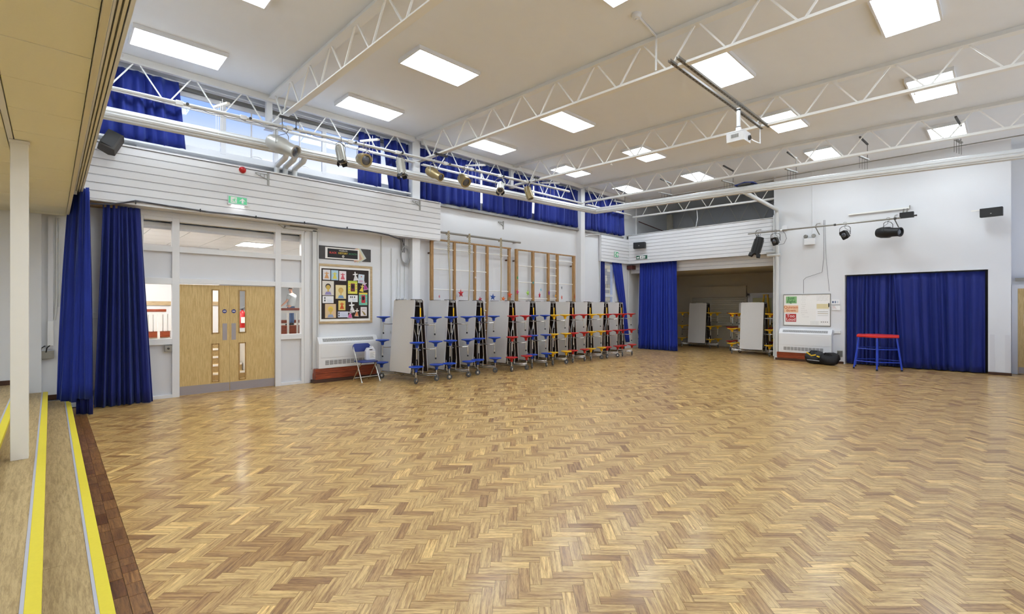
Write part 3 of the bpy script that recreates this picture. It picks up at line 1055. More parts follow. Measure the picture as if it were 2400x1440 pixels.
put('heading_tape', MB().box(-0.05, -0.012, 0, 0.0, 0.012, 0.11).mesh('heading_tape', 'paper'), sc_, (-0.02, -0.02, 3.25))
# door curtain on the north wall
curtain('door_curtain', 'dark navy full length curtain hanging beside the door screen', (0.60, 10.02), (1.08, 10.04), 0.012, 3.24, 8, 0.055, 'bluedk', p0b=(0.49, 9.98), p1b=(1.24, 9.96), seed=4)
# clerestory curtains
clc = [('first clerestory curtain beside the stage, left of the open sky panes', (0.40, 10.13), (1.62, 10.13), 4.38, 5.55, 11, (0.38, 10.12), (1.72, 10.12)),
       ('narrow clerestory curtain just right of the open sky panes', (4.97, 10.13), (5.50, 10.13), 4.38, 5.56, 6, (4.95, 10.12), (5.52, 10.12)),
       ('clerestory curtain pulled aside left of the first wall column', (5.60, 10.13), (6.27, 10.13), 4.38, 5.56, 7, (5.74, 10.12), (6.30, 10.12)),
       ('clerestory curtain right of the first wall column, behind bronze spotlights', (6.60, 10.13), (8.62, 10.13), 4.29, 5.56, 16, None, None),
       ('middle clerestory curtain above the climbing frame ropes', (8.66, 10.13), (10.72, 10.13), 4.30, 5.56, 17, None, None),
       ('clerestory curtain left of the second wall column', (10.76, 10.13), (12.90, 10.13), 4.31, 5.56, 18, None, None),
       ('last clerestory curtain in the far corner right of the second column', (13.24, 10.13), (15.62, 10.13), 4.31, 5.58, 19, None, None)]
for i, (lab, a, b, z0, z1, f, ab, bb) in enumerate(clc):
    curtain('clerestory_curtain', lab, a, b, z0, z1, int(f * 0.62), 0.062, 'blue3', 'clerestory curtains', ab, bb, seed=10 + i, hem=0.025, nz=8)
rl = MB().tube([(0.35, 10.16, 5.575), (15.65, 10.16, 5.585)], 0.012, 8)
tag(rl.build('curtain_rail', 'white', None, True), 'thin white rail carrying the clerestory curtains', 'rail')
# small window curtains
curtain('window_curtain', 'narrow blue curtain on the left of the small corner window', (14.27, 10.19), (14.56, 10.19), 0.9, 3.24, 4, 0.03, 'bluedk', seed=20)
curtain('window_curtain', 'blue curtain swept to the right of the small corner window', (14.98, 10.18), (15.60, 10.17), 0.25, 3.27, 6, 0.03, 'blue', p0b=(15.88, 10.13), p1b=(16.05, 10.12), seed=21)
# servery curtain
curtain('servery_curtain', 'wide bright blue curtain half closing the servery opening', (16.20, 9.74), (16.20, 8.24), 0.015, 3.27, 13, 0.045, 'blue', p0b=(16.18, 9.80), p1b=(16.18, 8.18), seed=22)
# end wall curtains: two leaves
curtain('opening_curtain', 'left blue curtain of the end wall opening, behind the red topped stool', (16.13, 3.13), (16.13, 1.97), 0.02, 2.46, 10, 0.055, 'blue2', seed=23)
curtain('opening_curtain', 'right blue curtain of the end wall opening, overlapping the left one', (16.06, 2.08), (16.11, 0.36), 0.02, 2.46, 9, 0.055, 'blue2', p0b=(16.03, 1.95), seed=24)
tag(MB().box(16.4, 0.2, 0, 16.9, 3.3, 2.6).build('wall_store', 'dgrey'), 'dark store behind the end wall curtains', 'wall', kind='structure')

# ================================================================== ROOF STEELWORK
def truss(lab, x, y0, y1, zb, zt, group='cross trusses', mat_='steel_w', pitch=0.85, start=None):
    """Parallel chord truss running along y; zb/zt are functions of y."""
    ym = (y0 + y1) / 2
    t = thing('roof_truss', lab, 'truss', (x, ym, zb(ym)), group=group)
    L = lambda y, z: (0, y - ym, z - zb(ym))
    MB().bar(L(y0, zb(y0)), L(y1, zb(y1)), 0.11, 0.022).build('bottom_chord', mat_, t)
    MB().bar(L(y0, zb(y0) + 0.025), L(y1, zb(y1) + 0.025), 0.012, 0.05).build('bottom_chord_web', mat_, t)
    MB().bar(L(y0, zt(y0) - 0.03), L(y1, zt(y1) - 0.03), 0.10, 0.06).build('top_chord', mat_, t)
    MB().bar(L(y0, zt(y0) - 0.065), L(y1, zt(y1) - 0.065), 0.14, 0.012).build('top_flange', mat_, t)
    y = (start if start is not None else y0) 
    while y < y1 - 0.1:
        a = max(y, y0)
        mid = y + pitch / 2
        for ya, yb in ((y + 0.035, mid - 0.035), (y + pitch - 0.035, mid + 0.035)):
            if y0 <= ya <= y1 and y0 <= yb <= y1:
                MB().bar(L(ya, zt(ya) - 0.06), L(yb, zb(yb) + 0.03), 0.022, 0.022, (1, 0, 0)).build('diagonal', mat_, t)
        y += pitch
    return t


zbf = lambda y: 4.96 + 0.017 * y
ztf = lambda y: CEZ(y)
ST = 3.82 - 0.85 * 6
for x, lab in ((3.1, 'nearest roof truss, landing above the spotlight bar over the doors'), (6.42, 'second roof truss, running to the first wall column'),
               (9.7, 'third roof truss, with the projector rails fixed below'), (13.0, 'fourth roof truss, over the large corner pipe')):
    truss(lab, x, -1.15, 9.92, zbf, ztf, start=ST)
truss('far roof truss above the board cladding of the servery', 16.22, 5.0, 10.05, lambda y: 4.86 + 0.02 * y, lambda y: CEZ(y), start=5.0)
truss('back truss against the grey wall above the servery', 19.2, 5.0, 10.1, lambda y: 4.80 + 0.012 * y, lambda y: CEZ(y), start=5.1)


def edge_truss(lab, x0, x1, y, pitch, start):
    xm = (x0 + x1) / 2
    t = thing('edge_truss', lab, 'truss', (xm, y, 5.1), group='edge trusses')
    for dy in (-0.035, 0.035):
        MB().bar((x0 - xm, dy, 0.0), (x1 - xm, dy, 0.0), 0.03, 0.03).build('bottom_chord', 'steel_w', t)
    zt = CEZ(y) - 5.1
    MB().bar((x0 - xm, 0, zt - 0.065), (x1 - xm, 0, zt - 0.065), 0.08, 0.12).build('top_chord', 'steel_w', t)
    x = start
    while x < x1:
        for xa, xb in ((x + 0.03, x + pitch / 2 - 0.03), (x + pitch - 0.03, x + pitch / 2 + 0.03)):
            if x0 <= xa <= x1 and x0 <= xb <= x1:
                MB().bar((xa - xm, 0, zt - 0.1), (xb - xm, 0, 0.0), 0.02, 0.02, (0, 1, 0)).build('diagonal', 'steel_w', t)
        x += pitch
    return t


edge_truss('edge truss along the clerestory from the stage to the first wall column', 0.36, 6.33, 9.97, 0.80, 0.22)
edge_truss('edge truss along the clerestory between the two wall columns', 6.56, 12.94, 9.97, 0.80, 6.6)
edge_truss('edge truss in the far corner right of the second wall column', 13.18, 15.9, 9.97, 0.80, 13.2)
for x, lab in ((3.1, 'short white post under the nearest truss end by the sky panes'), (9.7, 'short white post under the third truss end by the curtains')):
    q = thing('truss_post', lab, 'post', (x - 0.02, 10.06, 5.08), group='truss posts')
    MB().box(-0.055, -0.05, 0, 0.055, 0.05, CEZ(10) - 5.08).build('shaft', 'white', q, bevel=0.003)
    MB().box(-0.08, -0.06, -0.012, 0.08, 0.06, 0.0).build('base_plate', 'white', q)

# ================================================================== CEILING LIGHT PANELS
rowd = {9.03: 'beside the clerestory curtains', 6.58: 'second out from the clerestory', 3.27: 'third out from the clerestory', 0.91: 'farthest from the clerestory'}
colw = ['first', 'second', 'third', 'fourth', 'fifth']
fr_me = None
for xi, x in enumerate((1.46, 4.69, 8.00, 11.16, 14.32)):
    for y, rd_ in rowd.items():
        z = CEZ(y)
        o = thing('ceiling_light', 'rectangular light panel, %s from the stage in the row %s' % (colw[xi], rd_), 'ceiling light', (x, y, z - 0.07), group='rectangular ceiling light panels')
        if fr_me is None:
            f = MB()
            for b in ((-0.61, -0.315, 0.61, -0.29), (-0.61, 0.29, 0.61, 0.315), (-0.61, -0.29, -0.585, 0.29), (0.585, -0.29, 0.61, 0.29)):
                f.box(b[0], b[1], 0, b[2], b[3], 0.075)
            f.box(-0.6, -0.3, 0.03, 0.6, 0.3, 0.06)
            fr_me = f.mesh('frame', 'white')
            df_me = MB().box(-0.585, -0.29, 0.004, 0.585, 0.29, 0.02).mesh('diffuser', 'lamp')
        put('frame', fr_me, o)
        put('diffuser', df_me, o)

# ================================================================== LARGE CORNER PIPE AND BRANCHES
def grooved(path, r, name, parent, n=16):
    """ribbed casing: profile with shallow grooves, swept along a mitred path"""
    pts = [Vector(p) for p in path]
    prof = []
    for j in range(n * 2):
        t = 2 * math.pi * j / (n * 2)
        rr = r * (1.0 if j % 4 else 0.80)
        prof.append((rr * math.cos(t), rr * math.sin(t)))
    V, F = [], []
    k = len(pts)
    for i, p in enumerate(pts):
        d = (pts[min(i + 1, k - 1)] - pts[max(i - 1, 0)])
        d.z = 0
        d0 = (pts[1] - pts[0]) if i == 0 else (p - pts[i - 1])
        d0.z = 0
        d0.normalize()
        if 0 < i < k - 1:
            d1 = pts[i + 1] - p
            d1.z = 0
            d1.normalize()
            t = (d0 + d1).normalized()
            sd = t.cross(Z).normalized() / max(0.3, t.dot(d0))
        else:
            sd = d0.cross(Z).normalized()
        for a, b in prof:
            V.append(tuple(p + sd * a + Z * b))
    m_ = len(prof)
    for i in range(k - 1):
        for j in range(m_):
            q, q2 = i * m_ + j, i * m_ + (j + 1) % m_
            F.append((q, q2, q2 + m_, q + m_))
    F.append(tuple(range(m_)))
    F.append(tuple((k - 1) * m_ + j for j in reversed(range(m_))))
    mb = MB()
    mb.v, mb.f = V, F
    return mb.build(name, 'pipe_w', parent, True, 25)


pp = thing('pipe_trunking', 'large white ribbed pipe along the clerestory turning across the hall', 'pipe', (13.0, 9.5, 4.7))
off = Vector((13.0, 9.5, 4.7))
P = [(0.35, 9.5, 4.545), (6.0, 9.5, 4.63), (13.02, 9.5, 4.79)]
grooved([Vector(p) - off for p in P] + [Vector((13.02, 4.75, 4.66)) - off, Vector((13.02, -1.1, 4.42)) - off], 0.10, 'casing', pp)
for x in (3.22, 3.38, 3.56):
    z = 4.545 + 0.016 * x
    path = [(x, 9.5, z - 0.05), (x, 9.52, z - 0.12), (x, 9.58, z - 0.155), (x, 9.98, z - 0.19), (x, 10.03, z - 0.22), (x, 10.04, 4.10)]
    MB().tube([Vector(q) - off for q in path], 0.052, 12).build('branch_pipe', 'pipe_w', pp, True)
dp = thing('drop_pipe', 'white drain pipe dropping down the end wall corner from the large pipe', 'pipe', (15.92, 4.86, 0))
MB().tube([(13.0 - 15.92, -0.1, 4.60), (-0.12, -0.02, 4.56), (-0.02, 0, 4.5), (0.0, 0.0, 4.42), (0, 0, 0.09)], 0.055, 12).build('pipe', 'pipe_w', dp, True)
MB().tube([(0.0, 0.09, 4.4), (0, 0.09, 0.1)], 0.022, 8).build('side_pipe', 'pipe_w', dp, True)
MB().tube([(-0.02, 0.27, 3.18), (-0.02, -0.1, 3.18)], 0.05, 10).build('collar', 'pipe_w', dp, True)
MB().tube([(-0.02, 0.3, 3.28), (-0.02, 0.05, 3.28)], 0.03, 10).build('collar', 'pipe_w', dp, True)
MB().tube([(0.0, 0.0, 0.0), (0, 0, 0.10)], 0.07, 12).build('foot_collar', 'pipe_w', dp, True)
# hangers above the pipe leg
for i, (y, lab) in enumerate(((8.74, 'first'), (7.13, 'second'), (5.29, 'third'), (3.74, 'fourth'), (2.28, 'fifth'), (0.71, 'sixth'))):
    hg = thing('pipe_hanger', '%s strut and rod hanger from the corner along the large pipe' % lab, 'hanger', (13.35, y, 4.95), group='pipe hangers')
    MB().bar((-0.35, 0, 0.45), (0.2, -0.05, 0.40), 0.035, 0.03).build('strut', 'dgrey', hg)
    MB().tube([(0.18, -0.05, 0.40), (0.18, -0.05, 0.06)], 0.006, 6).build('rod', 'dgrey', hg)
    MB().bar((-0.30, 0.06, 0.07), (0.22, -0.06, 0.05), 0.045, 0.03).build('cable_strut', 'galv', hg)
    for k in range(4):
        MB().tube([(-0.22 + 0.11 * k, 0.03 - 0.03 * k, 0.05), (-0.22 + 0.11 * k, 0.03 - 0.03 * k, -0.22)], 0.004, 5).build('drop_wire', 'dgrey', hg)
tag(MB().tube([(13.55, 9.4, 4.98), (13.55, -1.0, 4.93)], 0.012, 6).build('conduit', 'galv', None, True), 'thin conduit running beside the large pipe hangers', 'conduit')
sg = thing('signal_box', 'cluster of dark cables and a control box on the large pipe', 'control box', (13.02, 4.72, 4.76))
MB().box(-0.12, -0.16, 0.0, 0.12, 0.16, 0.05).build('tray', 'dgrey', sg)
for k in range(6):
    MB().tube([(-0.12 + 0.05 * k, -0.24, 0.03), (-0.1 + 0.05 * k, 0, 0.07), (-0.12 + 0.05 * k, 0.24, 0.02)], 0.014, 6).build('cable', 'black' if k % 2 else cmat((40, 60, 140)), sg, True)

# ================================================================== LIGHTING BAR AND LANTERNS
BZ = lambda x: 4.76 + 0.0235 * x
BY = 9.0
lb = thing('lighting_bar', 'long white lighting bar carrying spotlights below the clerestory', 'lighting bar', (5.5, BY, BZ(5.5)))
LL = lambda x, y, z: (x - 5.5, y - BY, z - BZ(5.5))
MB().tube([LL(0.36, BY, BZ(0.36)), LL(11.05, BY, BZ(11.05))], 0.027, 10).build('bar', 'pipe_w', lb, True)
for x in (1.45, 2.35, 3.1, 4.25, 5.3, 6.55, 7.3, 8.25, 9.2):
    MB().box(-0.05, -0.035, -0.035, 0.05, 0.035, 0.035).xf(Matrix.Translation(LL(x, BY, BZ(x)))).build('socket_clamp', 'white', lb, bevel=0.006)
    MB().lathe([(0.0, 0), (0.022, 0.0), (0.022, 0.02), (0, 0.02)], 10, Matrix.Translation(LL(x + 0.1, BY - 0.04, BZ(x))) @ Matrix.Rotation(R(90), 4, 'X')).build('socket', 'dgrey', lb)
for x in (3.1, 6.42, 9.7):
    MB().box(-0.17, -0.05, 0.03, 0.17, 0.02, 0.06).xf(Matrix.Translation(LL(x, BY, BZ(x) + 0.12))).build('truss_bracket', 'dgrey', lb)
    for dx in (-0.12, 0.12):
        MB().tube([LL(x + dx, BY, BZ(x) + 0.15), LL(x + dx, BY, BZ(x))], 0.008, 6).build('truss_bracket_rod', 'dgrey', lb)
for x0, x1 in ((1.6, 3.0), (3.3, 4.9), (5.0, 6.3), (6.6, 8.2), (8.3, 9.6)):
    pts = [LL(x0 + (x1 - x0) * t / 16, BY + 0.03 * math.cos(t * 2.0), BZ(x0 + (x1 - x0) * t / 16) - 0.03 - 0.015 * math.sin(math.pi * t / 16)) for t in range(17)]
    MB().tube(pts, 0.005, 5).build('tail_cable', 'cable', lb, True)
for x in (2.05, 4.75, 7.6, 10.4):
    ar = MB().bar(LL(x, BY + 0.55, BZ(x) + 0.26), LL(x + 0.05, BY - 0.12, BZ(x) + 0.14), 0.05, 0.035)
    ar.build('cross_arm', 'steel_w', lb)
    for k in range(4):
        MB().tube([LL(x, BY + 0.45 - 0.14 * k, BZ(x) + 0.24), LL(x, BY + 0.45 - 0.14 * k, BZ(x) - 0.28)], 0.0035, 5).build('drop_wire', 'steel_w', lb)


def lantern(name, lab, x, y, zbar, kind, aim, m_, size=1.0, group='theatre lanterns'):
    """Stage lantern hung from a bar: hook clamp, yoke, body along its aim direction, lens ring."""
    t = thing(name, lab, 'spotlight', (x, y, zbar), group=group)
    s = size
    MB().tube([(0, 0.035, -0.02), (0, 0.035, 0.03), (0, 0, 0.042), (0, -0.035, 0.03), (0, -0.032, -0.03), (0, 0, -0.05)], 0.008, 6).build('hook_clamp', 'galv', t, True)
    yl = 0.20 * s
    a = Vector(aim).normalized()
    side = a.cross(Z)
    side.normalize()
    w = 0.12 * s
    c = Vector((0, 0, -0.07 - yl))
    MB().tube([c + side * w, Vector((0, 0, -0.12)) + side * w, Vector((0, 0, -0.075)) + side * w * 0.6, Vector((0, 0, -0.06)), Vector((0, 0, -0.075)) - side * w * 0.6,
               Vector((0, 0, -0.12)) - side * w, c - side * w], 0.007, 6).build('yoke', 'galv' if m_ != 'blackc' else 'blackc', t, True)
    rot = Z.rotation_difference(a).to_matrix().to_4x4()
    X = Matrix.Translation(c) @ rot
    mb = MB()
    if kind == 'profile':
        mb.lathe([(0.03 * s, -0.20 * s), (0.085 * s, -0.19 * s), (0.105 * s, -0.12 * s), (0.105 * s, 0.02 * s), (0.085 * s, 0.06 * s), (0.08 * s, 0.20 * s), (0.088 * s, 0.205 * s), (0.088 * s, 0.22 * s), (0.066 * s, 0.22 * s), (0.06 * s, 0.19 * s)], 18, X)
        lz = 0.195 * s
        lr = 0.062 * s
    elif kind == 'fresnel':
        mb.lathe([(0.05 * s, -0.13 * s), (0.09 * s, -0.12 * s), (0.108 * s, -0.05 * s), (0.108 * s, 0.08 * s), (0.118 * s, 0.085 * s), (0.118 * s, 0.11 * s), (0.085 * s, 0.11 * s), (0.08 * s, 0.085 * s)], 18, X)
        lz = 0.09 * s
        lr = 0.082 * s
    elif kind == 'can':
        mb.lathe([(0.03 * s, -0.17 * s), (0.07 * s, -0.16 * s), (0.075 * s, -0.1 * s), (0.078 * s, 0.15 * s), (0.085 * s, 0.15 * s), (0.085 * s, 0.165 * s), (0.06 * s, 0.165 * s), (0.058 * s, 0.13 * s)], 14, X)
        for k in range(8):
            t_ = 2 * math.pi * k / 8
            v = X @ Vector((0.08 * s * math.cos(t_), 0.08 * s * math.sin(t_), -0.12 * s))
            v2 = X @ Vector((0.084 * s * math.cos(t_), 0.084 * s * math.sin(t_), 0.13 * s))
            mb.bar(v, v2, 0.012, 0.012)
        lz = 0.135 * s
        lr = 0.058 * s
    else:      # flood: shallow box
        mb.prism(rrect(0.2 * s, 0.14 * s, 0.025 * s, 3), -0.07 * s, 0.05 * s, lambda u, v, d: X @ Vector((u * (0.8 + 2 * (d / s + 0.07)), v * (0.8 + 2 * (d / s + 0.07)), d)))
        lz = 0.052 * s
        lr = 0.055 * s
    mb.build('housing', m_, t, True, 35)
    MB().lathe([(lr * 0.98, lz), (lr * 0.8, lz + 0.012), (lr * 0.3, lz + 0.02)], 16, X).build('lens', 'lens', t, True)
    if kind in ('fresnel', 'can') and m_ in ('blackc', 'silver'):
        bd_ = MB()
        for k in range(4):
            rr = Matrix.Rotation(R(90 * k), 4, 'Z')
            z0_ = lz + 0.02
            pl = [Vector((0.075 * s, -0.06 * s, z0_)), Vector((0.075 * s, 0.06 * s, z0_)), Vector((0.10 * s, 0.045 * s, z0_ + 0.07 * s)), Vector((0.10 * s, -0.045 * s, z0_ + 0.07 * s))]
            o_ = [X @ (rr @ q) for q in pl]
            n_ = (o_[1] - o_[0]).cross(o_[3] - o_[0]).normalized() * 0.003
            bd_.add(o_ + [q + n_ for q in o_], [(0, 3, 2, 1), (4, 5, 6, 7), (0, 1, 5, 4), (1, 2, 6, 5), (2, 3, 7, 6), (3, 0, 4, 7)])
        bd_.build('barn_doors', 'blackc', t)
    MB().tube([c - a * 0.15 * s, c - a * 0.2 * s + Z * 0.05, Vector((0.08, 0.02, -0.1)), Vector((0.12, 0.02, -0.02))], 0.006, 5).build('tail_cable', 'cable', t, True)
    return t


for x, k, aim, m_, s, lab in (
        (2.98, 'profile', (0.55, -0.8, -0.45), 'silver', 1.3, 'large silver profile spotlight in front of the sky panes'),
        (4.06, 'can', (0.1, -0.25, -1), 'silver', 0.95, 'small silver lantern pointing down in front of the sky panes'),
        (4.53, 'fresnel', (0.05, -1, -0.35), 'gold', 1.05, 'bronze round spotlight facing out beside the first narrow curtain'),
        (5.39, 'can', (0.05, -0.2, -1), 'silver', 1.0, 'silver cylindrical lantern pointing straight down left of the wall column'),
        (6.24, 'profile', (0.25, -1, -0.6), 'gold', 1.0, 'bronze profile spotlight below the second truss end'),
        (7.09, 'fresnel', (0.0, -0.9, -0.75), 'gold', 1.05, 'bronze round spotlight tilted downwards right of the second truss'),
        (8.28, 'can', (-0.55, -0.55, -0.7), 'silver', 1.0, 'silver ribbed lantern with black shutters tilted to the left'),
        (9.32, 'can', (0.1, -0.35, -1), 'gold', 1.0, 'last lantern on the long bar, pointing down below the third truss')):
    lantern('spotlight', lab, x, BY, BZ(x), k, aim, m_, s * 1.08)

# ================================================================== PROJECTOR
ur = thing('projector_rails', 'pair of slotted steel channels under the second and third trusses', 'rail', (8.0, 3.19, 5.0))
for dy in (-0.06, 0.06):
    c = MB()
    for b in ((-0.02, 0.0, -0.017, 0.04), (0.017, 0.0, 0.02, 0.04), (-0.02, 0.0, 0.02, 0.004)):
        c.box(-1.83, dy + b[0], b[1], 1.78, dy + b[2], b[3])
    c.build('channel', 'galv', ur)
    sl = MB()
    for k in range(34):
        sl.box(-1.75 + k * 0.105, dy - 0.006, -0.001, -1.70 + k * 0.105, dy + 0.006, 0.001)
    sl.build('slots', 'black', ur)
pj = thing('projector', 'white ceiling projector hanging on a short pole', 'projector', (8.47, 3.19, 4.36))
MB().tube([(0, 0, 0.30), (0, 0, 0.64)], 0.032, 14).build('pole', 'white', pj, True)
MB().tube([(0, 0, 0.30), (0, 0, 0.325)], 0.036, 14).tube([(0, 0, 0.60), (0, 0, 0.625)], 0.036, 14).build('pole_bands', 'black', pj)
MB().box(-0.16, -0.14, 0.20, 0.16, 0.14, 0.215).box(-0.07, -0.07, 0.215, 0.07, 0.07, 0.235).tube([(0, 0, 0.22), (0, 0, 0.31)], 0.045, 12).build('mount', 'white', pj)
bm = MB().prism(rrect(0.34, 0.30, 0.035, 4), 0.04, 0.19, lambda u, v, d: (u * (1 - 0.25 * (0.19 - d)), v * (1 - 0.25 * (0.19 - d)), d))
bdy = bm.build('body', 'white', pj, True, 30)
for k in range(7):
    box('vent_slot', 'grille', (-0.1715, -0.06 + k * 0.018, 0.10, -0.168, -0.05 + k * 0.018, 0.16), bdy)
MB().lathe([(0.042, 0), (0.042, 0.03), (0.03, 0.03), (0.026, 0.015)], 16, Matrix.Translation((0.06, -0.145, 0.115)) @ Matrix.Rotation(R(90), 4, 'X')).build('lens_ring', 'dgrey', bdy, True)
tag(MB().tube([(8.6, 3.05, 4.48), (9.2, 3.2, 4.62), (9.68, 3.25, 4.70), (9.7, 3.26, 4.98)], 0.012, 6).build('projector_conduit', 'white', None, True), 'white conduit from the projector up to the third truss', 'conduit')
det = thing('smoke_detector', 'white smoke detector on the ceiling near the second truss', 'detector', (5.72, 3.49, 5.51))
MB().lathe([(0.03, 0.0), (0.05, 0.006), (0.055, 0.03), (0.065, 0.04), (0.065, 0.068)], 18).build('housing', 'white', det, True)
MB().lathe([(0.012, -0.018), (0.02, -0.015), (0.02, 0.004)], 10).build('sensor', 'white', det, True)
tag(MB().tube([(5.78, 3.49, 5.56), (6.36, 3.56, 5.56), (6.375, 3.565, 5.50), (6.38, 3.57, 5.06)], 0.016, 8).build('detector_conduit', 'white', None, True), 'white conduit from the smoke detector down to the second truss', 'conduit')
for x, y, lab in ((6.42, 7.4, 'small white clip lamp on the second truss chord'), (9.7, 6.6, 'small clip under the third truss chord'), (9.7, 1.0, 'small clip under the third truss in front of a light panel')):
    q = thing('beam_clip', lab, 'clip', (x, y, zbf(y) - 0.05))
    MB().tube([(0, 0, 0.04), (0, 0, 0.0)], 0.008, 6).tube([(-0.03, 0, 0), (0.03, 0, 0)], 0.01, 6).build('hook', 'steel_w', q)

# ================================================================== FOLDED TABLES WITH SEATS
SEATC = {'blue': 'sblue', 'red': 'sred', 'yellow': 'syel'}
seat_me = {}
for k, v in SEATC.items():
    seat_me[k] = MB().lathe([(0.022, -0.115), (0.03, -0.11), (0.036, -0.06), (0.05, -0.045), (0.10, -0.022), (0.146, -0.014), (0.153, -0.004), (0.150, 0.006), (0.140, 0.010), (0.0, 0.006)], 20).mesh('seat', v, True, 50)
post_me = MB().tube([(0, 0, -0.10), (0, 0, -0.36)], 0.013, 8).mesh('seat_post', 'chrome', True)
tip_me = MB().tube([(0, 0, -0.35), (0, 0, -0.385)], 0.017, 8).mesh('post_tip', 'black', True)
ct_me = MB().tube([(0, 0, -0.10), (0, 0, -0.235)], 0.013, 8).mesh('caster_post', 'chrome', True)
wh_me = MB().lathe([(0.025, -0.016), (0.058, -0.016), (0.062, -0.010), (0.062, 0.010), (0.058, 0.016), (0.025, 0.016)], 16, Matrix.Rotation(R(90), 4, 'X')).mesh('caster_wheel', 'rubber', True)
hub_me = MB().lathe([(0.008, -0.022), (0.03, -0.018), (0.03, 0.018), (0.008, 0.022)], 12, Matrix.Rotation(R(90), 4, 'X')).mesh('wheel_hub', 'chrome', True)
fork_me = MB().bar((-0.0, -0.022, 0.0), (0.0, -0.022, 0.075), 0.02, 0.004, (1, 0, 0)).bar((0, 0.022, 0.0), (0, 0.022, 0.075), 0.02, 0.004, (1, 0, 0)).box(-0.014, -0.026, 0.068, 0.014, 0.026, 0.078).mesh('caster_fork', 'galv')


def leaf_mesh(sx, m_, d0, d1, name):
    top, bot = Vector((sx * 0.10, 0, 1.755)), Vector((sx * 0.225, 0, 0.19))
    ax = (top - bot)
    ln = ax.length
    ax.normalize()
    nrm = Vector((0, 1, 0)).cross(ax)
    nrm = nrm if nrm.x * sx > 0 else -nrm
    mid = (top + bot) / 2
    return MB().prism(rrect(0.75, ln, 0.035, 4), d0, d1, lambda u, v, d: mid + Vector((0, u, 0)) + ax * v + nrm * d).mesh(name, m_)


leaf_o = {s: leaf_mesh(s, 'lam', 0.0, 0.014, 'table_top') for s in (-1, 1)}
leaf_e = {s: leaf_mesh(s, 'lamdk', -0.012, 0.0, 'underside') for s in (-1, 1)}
frame_me = {}
for s in (-1, 1):
    f = MB()
    for y in (-0.30, 0.30):
        f.tube([(s * 0.075, y, 1.70), (s * 0.115, y, 1.2), (s * 0.185, y, 0.30)], 0.013, 6)
    for z, xx in ((1.62, 0.075), (1.22, 0.11)):
        f.tube([(s * xx, -0.30, z), (s * xx, 0.30, z)], 0.010, 6)
    f.tube([(s * 0.11, -0.30, 1.22), (s * 0.03, -0.31, 0.95), (s * 0.03, -0.31, 0.25)], 0.011, 6)
    frame_me[s] = f.mesh('leaf_frame', 'chrome', True)
base_me = {}
for s in (-1, 1):
    f = MB()
    f.tube([(s * 0.275, -0.62, 0.16), (s * 0.20, -0.50, 0.15), (s * 0.12, -0.36, 0.15), (s * 0.12, 0.36, 0.15), (s * 0.20, 0.50, 0.15), (s * 0.275, 0.62, 0.16)], 0.016, 8)
    f.tube([(s * 0.275, -0.62, 0.12), (s * 0.20, -0.50, 0.115), (s * 0.12, -0.36, 0.115), (s * 0.12, 0.36, 0.115), (s * 0.20, 0.50, 0.115), (s * 0.275, 0.62, 0.12)], 0.012, 8)
    f.tube([(s * 0.12, -0.33, 0.13), (s * 0.15, -0.33, 0.4)], 0.014, 8).tube([(s * 0.12, 0.33, 0.13), (s * 0.15, 0.33, 0.4)], 0.014, 8)
    base_me[s] = f.mesh('base_frame', 'chrome', True)
arm_me = {}
LEV = [(0.36, 0.275), (0.86, 0.25), (1.38, 0.225)]
for s in (-1, 1):
    for sy in (-1, 1):
        for li, (z, xx) in enumerate(LEV[1:]):
            arm_me[s, sy, li + 1] = MB().tube([(s * xx, sy * 0.62, z - 0.16), (s * xx * 0.5, sy * 0.58, z - 0.165), (s * 0.09, sy * 0.46, z - 0.16), (s * 0.10, sy * 0.28, z - 0.15)], 0.012, 8).mesh('seat_arm', 'chrome', True)
latch_me = MB().box(-0.06, -0.40, 1.70, 0.06, -0.34, 1.745).tube([(-0.075, -0.36, 1.73), (0.075, -0.36, 1.73)], 0.02, 8).mesh('hinge_latch', 'galv')
strap_me = MB().box(0.012, -0.385, 1.33, 0.042, -0.375, 1.58).mesh('warning_strip', 'syel')
clip_me = MB().box(-0.13, -0.03, 1.755, 0.13, 0.03, 1.768).mesh('hinge_plate', 'dgrey')


def table(lab, x, y, rz, col, swap=None):
    t = thing('folding_table', lab, 'folding table', (x, y, 0), rz, group='folded mobile tables with seats')
    for s in (-1, 1):
        a = put('table_top', leaf_o[s], t)
        put('underside', leaf_e[s], a)
        put('leaf_frame', frame_me[s], t)
        put('base_frame', base_me[s], t)
        for sy in (-1, 1):
            for li, (z, xx) in enumerate(LEV):
                c = swap if (swap and (sy > 0)) else col
                se_ = put('seat', seat_me[c], t, (s * xx, sy * 0.62, z))
                if li == 0:
                    put('caster_post', ct_me, se_)
                    put('caster_fork', fork_me, se_, (0, 0, -0.298), (0, 0, R(rnd.uniform(-40, 40))))
                    put('caster_wheel', wh_me, se_, (0, 0, -0.298), (0, 0, R(rnd.uniform(-40, 40))))
                    put('wheel_hub', hub_me, se_, (0, 0, -0.298), (0, 0, R(rnd.uniform(-40, 40))))
                else:
                    put('seat_post', post_me, se_)
                    put('post_tip', tip_me, se_)
                    put('seat_arm', arm_me[s, sy, li], t)
    put('hinge_latch', latch_me, t)
    put('hinge_plate', clip_me, t, (0, -0.27, 0))
    put('hinge_plate', clip_me, t, (0, 0.27, 0))
    put('warning_strip', strap_me, t)
    return t


